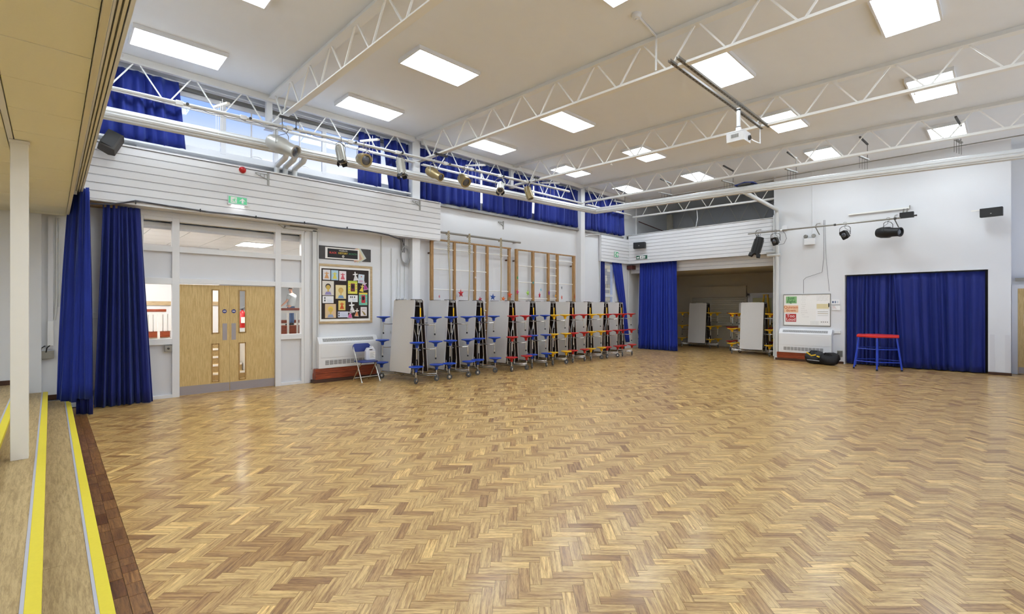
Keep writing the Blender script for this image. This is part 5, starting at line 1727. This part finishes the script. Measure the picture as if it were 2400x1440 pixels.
def bracket(lab, x, y, z):
    b = thing('wall_bracket', lab, 'bracket', (x, y, z), group='steel outrigger brackets')
    MB().box(-0.02, -0.012, -0.13, 0.02, 0.0, 0.11).build('plate', 'galv', b, bevel=0.003)
    MB().bar((0, -0.012, 0.07), (-0.24, -0.05, 0.06), 0.012, 0.012).bar((0, -0.012, -0.03), (-0.24, -0.05, 0.045), 0.012, 0.012).build('arms', 'galv', b)
    for t in (0.3, 0.6, 0.9):
        MB().bar((-0.24 * t, -0.012 - 0.038 * t, 0.07 - 0.01 * t), (-0.24 * t, -0.012 - 0.038 * t, -0.03 + 0.075 * t), 0.01, 0.01, (0, 1, 0)).build('tie', 'galv', b)
    return b


bracket('steel outrigger bracket on the cladding below the sky panes', 3.02, 9.9, 4.08)
bracket('steel outrigger bracket near the right end of the cladding', 6.45, 9.9, 4.08)
bracket('small steel bracket on the plain wall above the ropes', 9.52, 10.23, 4.0)
sp = thing('loudspeaker', 'dark loudspeaker at the proscenium edge by the first clerestory curtain', 'speaker', (0.60, 9.62, 4.02))
spb = MB().prism([(-0.10, -0.10), (0.10, -0.13), (0.14, 0.05), (0.06, 0.12), (-0.09, 0.10)], 0.0, 0.30, lambda a, b, t: (a, b, t))
spb.xf(Matrix.Rotation(R(25), 4, 'Y') @ Matrix.Rotation(R(-12), 4, 'X')).build('cabinet', cmat((62, 58, 54)), sp, bevel=0.01)
MB().box(-0.085, -0.125, 0.03, 0.085, -0.112, 0.27).xf(Matrix.Rotation(R(25), 4, 'Y') @ Matrix.Rotation(R(-12), 4, 'X')).build('grille', 'black', sp)
MB().tube([(0, 0.05, 0.2), (0, 0.25, 0.25)], 0.02, 8).build('bracket_arm', 'galv', sp)


def arrow(cx_, cz_, s):
    return [(cx_ + a * s, cz_ + b * s) for a, b in ((0, 0.5), (0.5, 0.0), (0.5, -0.18), (0.16, 0.1), (0.16, -0.5), (-0.16, -0.5), (-0.16, 0.1), (-0.5, -0.18), (-0.5, 0.0))]


MAN = [[(-0.02, 0.10), (0.10, 0.16), (0.16, 0.08), (0.10, -0.06), (0.02, -0.10)], [(0.10, 0.14), (0.26, 0.04), (0.24, 0.0), (0.10, 0.08)], [(-0.02, 0.12), (-0.18, 0.02), (-0.15, -0.03), (0.02, 0.05)],
       [(0.02, -0.06), (0.12, -0.06), (0.22, -0.28), (0.16, -0.31)], [(0.02, -0.04), (0.08, -0.10), (-0.08, -0.22), (-0.26, -0.24), (-0.26, -0.18), (-0.10, -0.16)], circle(0.055, 10, 0.15, 0.24)]


def exit_sign(lab, loc, rz, w, h, back, lit=False, panes=2, mirror=1):
    e_ = thing('exit_sign', lab, 'exit sign', loc, rz)
    MB().box(-w / 2 - 0.012, -0.02, -h / 2 - 0.012, w / 2 + 0.012, 0, h / 2 + 0.012).build('case', 'white', e_, bevel=0.004)
    MB().box(-w / 2, -0.024, -h / 2, w / 2, -0.019, h / 2).build('green_face', back, e_)
    fn = lambda u, v, t: (u, -0.0245 - t * 0.001, v)
    pm = -w / 4 * 0.9 if panes == 2 else 0
    MB().prism(rrect(w * 0.34, h * 0.86, 0.002, 1, pm, 0), 0, 1, fn).build('white_doorway', 'paper', e_)
    mn = MB()
    for p in MAN:
        mn.prism([(pm + a * h * 1.15 * mirror, b * h * 1.15) for a, b in p], 1.2, 2.2, fn)
    mn.build('running_figure', back, e_)
    ar_ = MB().prism(arrow(w * 0.26, 0, h * 0.78), 0, 1, fn)
    ar_.build('arrow', 'paper', e_)
    if panes == 3:
        MB().prism([(w * -0.44, -h * 0.3), (w * -0.24, -h * 0.3), (w * -0.24, h * 0.3), (w * -0.32, h * 0.15), (w * -0.44, h * 0.1)], 0, 1, fn).build('chevron', 'paper', e_)
    return e_


e1 = exit_sign('lit green exit sign on the cladding above the double doors', (2.49, 9.895, 3.57), 0, 0.30, 0.125, mat('lit safety green', (96, 190, 140), 0.5, emit=0.25))
MB().box(-0.17, -0.05, -0.095, 0.17, 0.0, -0.078).build('lamp_tray', 'white', e1, bevel=0.003)
MB().box(-0.10, -0.045, -0.099, 0.10, -0.01, -0.094).build('downlight', mat('exit downlight', (250, 250, 255), 0.5, emit=6.0), e1)
exit_sign('small pale exit sign in the far corner above the small window', (15.12, 10.098, 3.55), 0, 0.26, 0.19, 'green')
exit_sign('dark green exit sign on the boards above the servery curtain', (15.998, 9.53, 3.47), R(-90), 0.46, 0.13, 'greend', panes=3)

# ================================================================== SMALL CORNER WINDOW
sw_ = tag(MB().box(14.40, 10.28, 0.9, 14.46, 10.34, 3.26).build('window_2', 'gloss'), 'small white framed window in the far corner with stone outside', 'window', kind='structure')
for b in ((15.18, 0.9, 15.24, 3.26), (14.46, 0.9, 15.18, 0.96), (14.46, 3.20, 15.18, 3.26), (14.46, 1.98, 15.18, 2.06)):
    box('sash_bar', 'gloss', (b[0], 10.28, b[1], b[2], 10.34, b[3]), sw_)
box('pane', 'glassm', (14.46, 10.31, 2.06, 15.18, 10.316, 3.2), sw_)
box('pane', 'glassm', (14.46, 10.31, 0.96, 15.18, 10.316, 1.98), sw_)
ow = tag(MB().box(20.0, 17.04, -0.2, 30.0, 17.3, 6.0).build('wall_outside', mat('pale mortar', (206, 202, 192), 0.9)), 'pale stone wall outside the small corner window', 'wall', kind='structure')
st_m = [mat('stone %d' % k, c, 0.9, var=0.12, scale=9) for k, c in enumerate(((226, 204, 160), (206, 184, 146), (240, 220, 178), (186, 172, 150)))]
z = 1.0
row = 0
while z < 5.6:
    hh = rnd.choice((0.14, 0.18, 0.22))
    x = 22.0 + (0.15 if row % 2 else 0)
    while x < 27.5:
        ww = rnd.uniform(0.32, 0.7)
        MB().box(x, 16.99 + rnd.uniform(-0.01, 0.01), z, x + ww - 0.015, 17.06, z + hh - 0.012).build('stone', rnd.choice(st_m), ow)
        x += ww
    z += hh
    row += 1

tag(box('ground_outside', mat('pale paving', (190, 186, 176), 0.9, var=0.05), (12.2, 10.5, -0.3, 34.0, 40.0, -0.2)), 'pale paving added outside the small corner window to bounce light', 'ground', kind='structure')  # ground plane added to bounce sky light onto the stone wall

# ================================================================== NORTH-EAST CORNER
n1 = thing('loudspeaker', 'black wall speaker on the boards above the servery curtain', 'speaker', (15.86, 9.55, 3.90), R(-78))
MB().box(-0.22, -0.08, -0.11, 0.22, 0.06, 0.12).build('cabinet', 'black', n1, bevel=0.012)
MB().lathe([(0.02, 0), (0.02, 0.004)], 12, Matrix.Translation((0.0, -0.08, -0.01)) @ Matrix.Rotation(R(90), 4, 'X')).build('badge', 'galv', n1)
MB().box(-0.03, 0.06, -0.03, 0.03, 0.13, 0.03).build('bracket_arm', 'galv', n1)
n2 = thing('loudspeaker', 'black wall speaker high on the end wall at the right', 'speaker', (15.72, 0.25, 3.80), R(-97))
MB().box(-0.19, -0.06, -0.10, 0.19, 0.06, 0.105).build('cabinet', 'black', n2, bevel=0.01)
MB().lathe([(0.012, 0), (0.012, 0.004)], 10, Matrix.Translation((0.0, -0.06, -0.03)) @ Matrix.Rotation(R(90), 4, 'X')).build('badge', 'galv', n2)
MB().bar((-0.42, 0.27, 0.12), (0.1, 0.27, 0.12), 0.03, 0.03).bar((0, 0.05, 0.08), (0, 0.28, 0.12), 0.025, 0.025).build('wall_rail', 'steel_w', n2)
tag(MB().tube([(16.70, 10.2, 4.36), (16.70, 10.2, 5.5)], 0.035, 8).build('corner_pipe', 'white', None, True), 'white vertical pipe in the upper far corner above the boards', 'pipe')
tag(MB().box(19.2, 10.02, 3.1, 19.36, 10.23, 5.6).build('gallery_column', 'cream'), 'cream column in the corner above the servery roof', 'column')
gp = MB().tube([(16.75, 10.12, 4.98), (18.9, 10.12, 4.80), (19.12, 9.4, 4.82), (19.12, 5.0, 4.80)], 0.018, 8)
tag(gp.build('gallery_pipe', 'redpipe', None, True), 'thin dark red pipe along the walls above the servery', 'pipe')
tag(MB().tube([(16.3, 7.55, 5.0), (16.25, 7.5, 4.7), (16.3, 7.6, 4.35), (16.35, 7.62, 4.1)], 0.014, 6).build('loose_cable', 'white', None, True), 'white cable dangling from the far roof truss', 'cable')
tag(MB().tube([(13.2, 10.03, 4.05), (13.6, 10.08, 4.15), (14.08, 10.08, 4.18), (14.12, 10.08, 4.05), (14.1, 10.08, 1.8)], 0.012, 6).build('corner_conduit', 'white', None, True), 'thin white conduit dropping beside the far corner boards', 'conduit')
tag(MB().box(16.05, 9.98, 3.05, 16.3, 10.22, 3.2).build('timber_block', 'redpipe', bevel=0.004), 'dark timber block under the corner of the boards', 'block')
tag(MB().tube([(16.12, 10.18, 3.0), (16.12, 10.18, 1.45)], 0.01, 6).build('switch_drop', 'white', None, True), 'thin white switch conduit left of the servery curtain', 'conduit')
tag(MB().box(16.08, 10.17, 1.38, 16.16, 10.22, 1.47).build('light_switch', 'white', bevel=0.004), 'white switch left of the servery curtain', 'switch')
tag(MB().box(16.9, 10.0, 0, 17.02, 10.23, 3.0).build('wall_recess', 'white'), 'white corner pier left of the servery curtain', 'pier', kind='structure')
bs = thing('music_stand', 'black folded stand leaning behind the servery curtain', 'stand', (16.5, 9.9, 0))
MB().tube([(0, 0, 0), (0.02, 0.12, 0.7), (0.05, 0.05, 1.25)], 0.013, 6).tube([(0.0, 0.1, 0.35), (0.02, -0.12, 0.62)], 0.012, 6).build('legs', 'black', bs)
MB().tube([(0.02 * math.cos(t), 0.02 + 0.1 * math.cos(t), 0.62 + 0.1 * math.sin(t)) for t in [k * math.pi / 8 for k in range(17)]], 0.01, 6).build('ring', 'black', bs)

# ================================================================== SERVERY
rs = thing('roller_shutter', 'closed cream roller shutter at the back of the servery', 'shutter', (19.57, 8.2, 0))
for k in range(13):
    z = 0.92 + k * 0.082
    MB().prism([(0.0, z), (-0.012, z + 0.012), (-0.016, z + 0.04), (-0.012, z + 0.068), (0.0, z + 0.079)], -1.08, 1.05, lambda a, b, t: (a, t, b)).build('slat', 'shut', rs)
MB().box(-0.10, -1.15, 1.99, 0.02, 1.12, 2.44).build('shutter_box', 'gwall', rs, bevel=0.004)
MB().box(-0.06, 1.05, 0.0, 0.02, 1.14, 2.0).build('guide', 'gwall', rs)
MB().box(-0.06, -1.17, 0.0, 0.02, -1.08, 2.0).build('guide', 'gwall', rs)
MB().box(-0.20, -1.15, 0.86, 0.02, 1.12, 0.915).build('counter', 'shut', rs, bevel=0.004)
dr = thing('door_3', 'glazed kitchen door half hidden behind the servery tables', 'door', (19.58, 6.5, 0), kind='structure')
MB().box(-0.04, -0.52, 0, 0.02, -0.44, 2.12).box(-0.04, 0.44, 0, 0.02, 0.52, 2.12).box(-0.04, -0.52, 2.05, 0.02, 0.52, 2.14).build('door_frame', 'white', dr)
MB().box(-0.02, -0.44, 0, 0.02, 0.44, 1.2).box(-0.02, -0.44, 1.95, 0.02, 0.44, 2.05).box(-0.02, -0.44, 1.2, 0.02, -0.34, 1.95).box(-0.02, 0.34, 1.2, 0.02, 0.44, 1.95).build('leaf', 'white', dr)
MB().box(-0.004, -0.34, 1.2, 0.004, 0.34, 1.95).build('pane', mat('kitchen glass painted lit', (206, 204, 150), 0.2), dr)  # opaque pane, the kitchen light is put into its pale yellow colour
wp = thing('wall_pipework', 'dark red pipes on the left wall of the servery', 'pipe', (19.4, 10.1, 0))
MB().tube([(0, 0, 0.2), (0, 0, 2.7), (0.1, 0, 2.75)], 0.025, 8).tube([(-0.5, 0, 2.72), (0.1, 0, 2.72)], 0.022, 8).tube([(-0.35, 0, 2.7), (-0.35, 0, 2.3), (-0.3, 0.0, 2.2)], 0.022, 8).build('pipes', 'redpipe', wp, True)
yl = thing('step_ladder', 'yellow A-frame step ladder top behind the servery tables', 'ladder', (18.9, 6.15, 0))
for s in (-1, 1):
    MB().bar((0.06, s * 0.24, 0), (0.0, s * 0.06, 2.05), 0.05, 0.03, (1, 0, 0)).build('stile', 'syel', yl)
    MB().bar((-0.35, s * 0.22, 0), (-0.02, s * 0.06, 2.03), 0.04, 0.025, (1, 0, 0)).build('rear_stile', 'syel', yl)
for k in range(6):
    z = 0.3 + 0.28 * k
    ww = 0.24 - 0.09 * z
    MB().box(0.02, -ww, z, 0.10, ww, z + 0.02).build('tread', 'galv', yl)
MB().box(-0.06, -0.09, 2.03, 0.06, 0.09, 2.06).build('top_cap', 'syel', yl)

# ================================================================== END WALL
wb = thing('whiteboard', 'wall whiteboard with coloured noise posters and faint writing', 'whiteboard', (16.015, 4.10, 1.05), R(-90))
MB().box(-0.60, -0.014, 0, 0.60, 0, 0.92).build('panel', 'paper', wb)
for b in ((-0.61, -0.01, 0.61, 0.012), (-0.61, 0.91, 0.61, 0.932), (-0.61, 0.012, -0.595, 0.91), (0.595, 0.012, 0.61, 0.91)):
    MB().box(b[0], -0.02, b[1], b[2], 0, b[3]).build('frame_side', 'galv', wb)
hw = MB()
rr_ = random.Random(5)
for k in range(11):
    x = -0.12 + rr_.uniform(-0.02, 0.03)
    z = 0.88 - 0.062 * k
    for q in range(rr_.randint(2, 4)):
        ln = rr_.uniform(0.02, 0.05)
        pts = [(x + ln * t / 6, -0.0155, z + 0.008 * math.sin(t * 2.4 + k)) for t in range(7)]
        hw.tube(pts, 0.0012, 4)
        x += ln + 0.012
hw.build('handwriting', 'grille', wb)
hw = MB()
for k in range(5):
    hw.tube([(0.26 + 0.3 * t / 10, -0.0155, 0.88 - 0.035 * k + 0.01 * math.sin(t * 1.9 + k)) for t in range(11)], 0.0012, 4)
for k in range(7):
    hw.tube([(0.12 + 0.03 * k, -0.0155, 0.02), (0.12 + 0.03 * k, -0.0155, 0.14)], 0.0012, 4)
hw.build('sketch_lines', 'grille', wb)
hw = MB()
for k in range(4):
    hw.prism(circle(0.012, 8, 0.38 + 0.05 * k, 0.115), 0, 0.001, lambda u, v, t: (u, -0.0155 - t, v))
hw.build('magnets', 'black', wb)
MB().box(0.555, -0.03, 0.55, 0.58, -0.014, 0.66).build('marker_holder', 'black', wb, bevel=0.004)


def poster(lab, x0, x1, z0, z1, rgb, words, wrgb, size, out=None):
    """on the east wall; x is measured along the wall to the right from the whiteboard centre"""
    p = thing('poster', lab, 'poster', (16.015 - 0.0165, 4.10 - (x0 + x1) / 2, 1.05 + (z0 + z1) / 2), R(-90), group='posters on the end wall')
    MB().box(-(x1 - x0) / 2, -0.002, -(z1 - z0) / 2, (x1 - x0) / 2, 0.0, (z1 - z0) / 2).build('sheet', cmat(rgb), p)
    if words:
        lettering(words, size, cmat(wrgb), p, (0, -0.003, 0), NORTH, 0.0010, 0.82, 0.0006)
    return p


poster('green poster reading Just right on the whiteboard', -0.54, -0.25, 0.66, 0.865, (140, 190, 130), 'Just\nright', (46, 112, 60), 0.12)
poster('peach poster reading Quieten down on the whiteboard', -0.60, -0.21, 0.385, 0.60, (246, 208, 172), 'Quieten\ndown', (206, 104, 60), 0.115)
poster('red poster reading Too Loud on the whiteboard', -0.55, -0.265, 0.11, 0.345, (190, 60, 58), 'Too\nLoud', (244, 226, 226), 0.125)
p_ = poster('cream timetable sheet on the right of the whiteboard', 0.265, 0.565, 0.50, 0.64, (236, 222, 176), None, None, 0)
for k in range(8):
    MB().box(-0.14 + 0.035 * k, -0.003, -0.06, -0.138 + 0.035 * k, -0.002, 0.06).build('grid_line', 'grille', p_)
p_ = poster('white sheet with grey and tan lines on the right of the whiteboard', 0.245, 0.575, 0.15, 0.46, (248, 247, 246), None, None, 0)
for k, c in enumerate(((176, 170, 160), (190, 176, 150), (214, 212, 210))):
    MB().box(-0.12, -0.003, 0.10 - 0.055 * k, 0.14, -0.002, 0.115 - 0.055 * k).build('printed_line', cmat(c), p_)
p_ = poster('small notice with blue pictures right of the whiteboard', 0.63, 0.83, 0.62, 0.76, (240, 240, 242), None, None, 0)
for k, c in enumerate(((60, 84, 130), (120, 140, 170), (200, 210, 220))):
    MB().box(-0.08 + 0.055 * k, -0.003, -0.03, -0.045 + 0.055 * k, -0.002, 0.03).build('picture', cmat(c), p_)
p_ = poster('small notice with red lines right of the whiteboard', 0.64, 0.84, 0.46, 0.60, (240, 240, 240), None, None, 0)
for k, c in enumerate(((176, 150, 140), (196, 120, 110), (196, 170, 170))):
    MB().box(-0.09, -0.003, 0.04 - 0.035 * k, -0.03 + 0.02 * k, -0.002, 0.05 - 0.035 * k).build('printed_line', cmat(c), p_)
# sockets and lead
tag(MB().box(15.98, 3.25, 0.85, 16.02, 3.40, 0.93).build('wall_socket', 'white', bevel=0.004), 'white socket right of the whiteboard heater', 'socket')
ss_ = thing('switched_outlet', 'grey metal outlet box low beside the end wall curtain', 'outlet', (16.0, 3.27, 0.28))
MB().box(-0.03, -0.06, -0.07, 0.02, 0.06, 0.09).build('box', 'galv', ss_, bevel=0.005)
MB().tube([(-0.03, 0.02, 0.03), (-0.06, 0.06, 0.0), (-0.03, 0.14, 0.02), (-0.02, 0.2, 0.04)], 0.008, 6).build('lead', 'dgrey', ss_, True)
# thin cables on the end wall
tag(MB().tube([(16.0, 3.66, 4.1), (16.0, 3.66, 3.0), (15.99, 3.70, 2.6), (15.99, 4.1, 2.47), (15.99, 4.17, 2.4), (15.99, 4.17, 2.0)], 0.005, 5).build('wall_cable', 'cable', None, True), 'thin cable drooping down the end wall to the whiteboard', 'cable')
tag(MB().tube([(16.0, 3.63, 4.1), (16.0, 3.60, 3.0), (16.0, 3.52, 2.05)], 0.004, 5).build('wall_cable', 'cable', None, True), 'thin straight cable down the end wall right of the whiteboard', 'cable')
tag(MB().tube([(16.0, 3.94, 5.6), (16.0, 3.94, 3.62)], 0.010, 6).build('wall_conduit_thin', 'white', None, True), 'thin white conduit from the ceiling to the emergency light', 'conduit')
# emergency twin spot
em = thing('emergency_light', 'white emergency light box with two spot heads on the end wall', 'emergency light', (16.0, 4.0, 3.42), R(-90))
MB().box(-0.14, -0.08, 0, 0.14, 0.0, 0.19).build('case', 'white', em, bevel=0.01)
for s in (-1, 1):
    MB().lathe([(0.02, -0.05), (0.05, -0.03), (0.055, 0.02), (0.045, 0.03)], 14, Matrix.Translation((s * 0.10, -0.06, 0.25)) @ Matrix.Rotation(R(90), 4, 'X') @ Matrix.Rotation(R(18 * s), 4, 'Y')).build('spot_head', 'galv', em, True)
    MB().tube([(s * 0.10, -0.04, 0.19), (s * 0.10, -0.04, 0.24)], 0.012, 6).build('stalk', 'white', em)
al = thing('alarm_box', 'round cornered white alarm box beside the drop pipe', 'alarm', (16.0, 4.68, 3.98), R(-90))
MB().prism(rrect(0.16, 0.17, 0.05, 5), 0, 0.05, lambda u, v, d: (u, -d, v)).build('case', 'white', al, bevel=0.01)
# end wall lighting bar with lanterns
EX, EZ = 15.5, 3.86
eb = thing('end_lighting_bar', 'short steel lighting bar with black lanterns in front of the end wall', 'lighting bar', (EX, 3.5, EZ))
MB().tube([(0, 2.05, 0), (0, -1.62, 0)], 0.022, 10).build('bar', 'galv', eb, True)
for y in (3.75, 2.0, 5.35):
    MB().bar((0, y - 3.5, 0.0), (0.16, y - 3.5, 0.10), 0.02, 0.02).bar((0.16, y - 3.5, 0.10), (0.5, y - 3.5, 0.16), 0.02, 0.02).build('wall_arm', 'galv', eb)
    MB().bar((0, y - 3.5, 0.0), (0.1, y - 3.58, -0.22), 0.025, 0.012).build('stay', 'galv', eb)
for y in (4.62, 3.28, 1.98):
    MB().lathe([(0.02, -0.03), (0.032, -0.02), (0.032, 0.02), (0.02, 0.03)], 10, Matrix.Translation((0, y - 3.5, 0)) @ Matrix.Rotation(R(90), 4, 'X')).build('socket_clamp', 'dgrey' if y < 4 else 'white', eb)
MB().tube([(0, 1.1, 0), (0, 1.02, -0.1), (0, 0.98, -0.25), (0, 1.05, -0.40), (0, 1.2, -0.42), (0, 1.28, -0.33)], 0.006, 6).build('looped_lead', 'cable', eb, True)
lantern('spotlight', 'long black lantern hanging almost vertically over the boards', EX, 5.28, EZ, 'can', (-0.15, 0.25, -1), 'blackc', 1.6)
lantern('spotlight', 'small black flood lamp next to the drop pipe', EX, 4.78, EZ, 'flood', (-1, 0.2, -0.3), 'blackc', 1.15)
lantern('spotlight', 'small black flood lamp in the middle of the end wall bar', EX, 3.05, EZ, 'flood', (-1, 0.35, -0.3), 'blackc', 1.15)
lantern('spotlight', 'long black profile lantern lying level at the end wall', EX, 2.12, EZ, 'profile', (-0.5, -1, -0.12), 'blackc', 1.35)
cbx = thing('control_unit', 'black control unit at the right end of the end wall bar', 'control unit', (15.6, 1.76, 3.93), R(-90))
MB().box(-0.14, -0.06, -0.07, 0.14, 0.06, 0.07).build('case', 'blackc', cbx, bevel=0.006)
MB().tube([(0.14, 0, -0.03), (0.20, 0, -0.03)], 0.02, 8).build('plug', 'black', cbx)
MB().bar((0.0, 0.0, 0.07), (0.0, 0.1, 0.18), 0.03, 0.01).bar((-0.07, 0.0, 0.07), (-0.07, 0.1, 0.18), 0.03, 0.01).build('hanging_straps', 'galv', cbx)
psr = thing('screen_rail', 'thin white rail on the end wall above the lighting bar', 'rail', (15.98, 2.4, 4.17), R(-90))
MB().box(-0.66, -0.02, -0.02, 0.66, 0.02, 0.015).build('rail', 'steel_w', psr)
MB().box(0.65, -0.02, -0.02, 0.665, 0.02, 0.06).build('end_stop', 'galv', psr)

# ---- red topped gym stool
gs = thing('gym_stool', 'red topped six legged blue steel gym table before the curtain', 'gym table', (15.38, 2.32, 0), R(7))
MB().prism([(0.50 * math.cos(R(60 * k + 0)), 0.50 * math.sin(R(60 * k))) for k in range(6)], 0.82, 0.885, lambda u, v, d: (u, v, d)).build('top', 'topred', gs, bevel=0.02)
for k in range(6):
    a = R(60 * k)
    MB().tube([(0.44 * math.cos(a), 0.44 * math.sin(a), 0.83), (0.56 * math.cos(a), 0.56 * math.sin(a), 0.03)], 0.018, 8).build('leg', 'legblue', gs, True)
    MB().tube([(0.557 * math.cos(a), 0.557 * math.sin(a), 0.04), (0.561 * math.cos(a), 0.561 * math.sin(a), 0.0)], 0.024, 8).build('foot', 'black', gs)
    b = R(60 * k + 60)
    for z in (0.21, 0.53):
        r = 0.56 - 0.12 * (z / 0.8)
        MB().tube([(r * math.cos(a), r * math.sin(a), z), (r * math.cos(b), r * math.sin(b), z)], 0.012, 6).build('stretcher', 'legblue', gs, True)


# ---- bags on the floor
def bag(lab, loc, rz, sx, sy, sz, m_, seed, accents):
    r = random.Random(seed)
    b = thing('bag', lab, 'bag', loc, rz)
    V, F = [], []
    nu, nv = 20, 10
    for i in range(nv + 1):
        th = math.pi * i / nv
        for j in range(nu):
            ph = 2 * math.pi * j / nu
            k = 1 + 0.16 * math.sin(3 * ph + seed) * math.sin(2 * th) + 0.09 * math.sin(7 * ph + 3 * th + seed) + 0.05 * math.sin(11 * ph - 5 * th)
            x = sx * k * (abs(math.sin(th)) ** 0.6) * math.cos(ph)
            y = sy * k * (abs(math.sin(th)) ** 0.6) * math.sin(ph)
            z = sz * (0.5 + 0.5 * math.cos(th)) * (1 + 0.16 * math.sin(2 * ph + seed) + 0.08 * math.sin(5 * ph + seed) * math.sin(th))
            V.append((x, y, max(z, 0.0)))
    for i in range(nv):
        for j in range(nu):
            F.append((i * nu + j, i * nu + nu + j, i * nu + nu + (j + 1) % nu, i * nu + (j + 1) % nu))
    mb = MB()
    mb.v, mb.f = V, F
    mb.build('bag_body', m_, b, True, 70)
    MB().tube([(-sx * 0.5, -sy * 0.3, sz * 0.85), (-sx * 0.3, -sy * 0.5, sz * 1.12), (sx * 0.2, -sy * 0.5, sz * 1.1), (sx * 0.5, -sy * 0.2, sz * 0.8)], 0.014, 6).build('strap', 'black', b, True)
    MB().tube([(-sx * 0.8, -sy * 0.5, sz * 0.5), (0, -sy * 0.98, sz * 0.55), (sx * 0.8, -sy * 0.5, sz * 0.5)], 0.008, 6).build('zip', 'dgrey', b, True)
    for x, y, z, w_, h_, c, an in accents:
        MB().box(-w_ / 2, -0.006, -h_ / 2, w_ / 2, 0.006, h_ / 2).xf(Matrix.Translation((x, y, z)) @ Matrix.Rotation(R(an), 4, 'Y')).build('patch', cmat(c), b)
    return b


bag('black and yellow sports bag on the floor below the heater', (15.50, 3.76, 0), R(-90), 0.25, 0.16, 0.33, mat('black nylon', (30, 30, 32), 0.6, var=0.2, scale=10), 3,
    [(-0.12, -0.15, 0.29, 0.12, 0.035, (236, 196, 40), 35), (0.0, -0.165, 0.25, 0.13, 0.03, (236, 196, 40), -15), (0.12, -0.155, 0.22, 0.08, 0.035, (236, 196, 40), 20), (0.0, -0.172, 0.11, 0.3, 0.012, (214, 214, 214), 3), (0.20, -0.12, 0.10, 0.03, 0.04, (214, 190, 190), 0)])
bag('plain black holdall on the floor right of the sports bag', (15.42, 3.40, 0), R(-90), 0.24, 0.17, 0.30, mat('soft black cloth', (22, 21, 22), 0.75), 8, [])

# ---- far right: door in the set-back wall
fd = thing('door_4', 'oak door with a steel kick plate at the far right edge', 'door', (16.6, -0.64, 0), R(-90), kind='structure')
MB().box(-0.56, -0.03, 0, -0.46, 0.015, 2.04).box(0.46, -0.03, 0, 0.56, 0.015, 2.04).box(-0.56, -0.03, 2.04, 0.56, 0.015, 2.14).build('door_frame', 'gloss', fd)
MB().box(-0.458, -0.02, 0.01, 0.458, 0.01, 2.038).build('leaf', 'oak', fd)
MB().box(-0.45, -0.023, 0.02, 0.45, -0.019, 0.17).build('kick_plate', bpy.data.materials['brushed plate'], fd)
MB().box(-0.36, -0.023, 1.15, -0.20, -0.019, 1.42).build('paper_notice', 'paper', fd)
MB().box(-0.5, -0.08, 2.22, 0.5, -0.0, 2.29).build('door_closer', 'galv', fd)
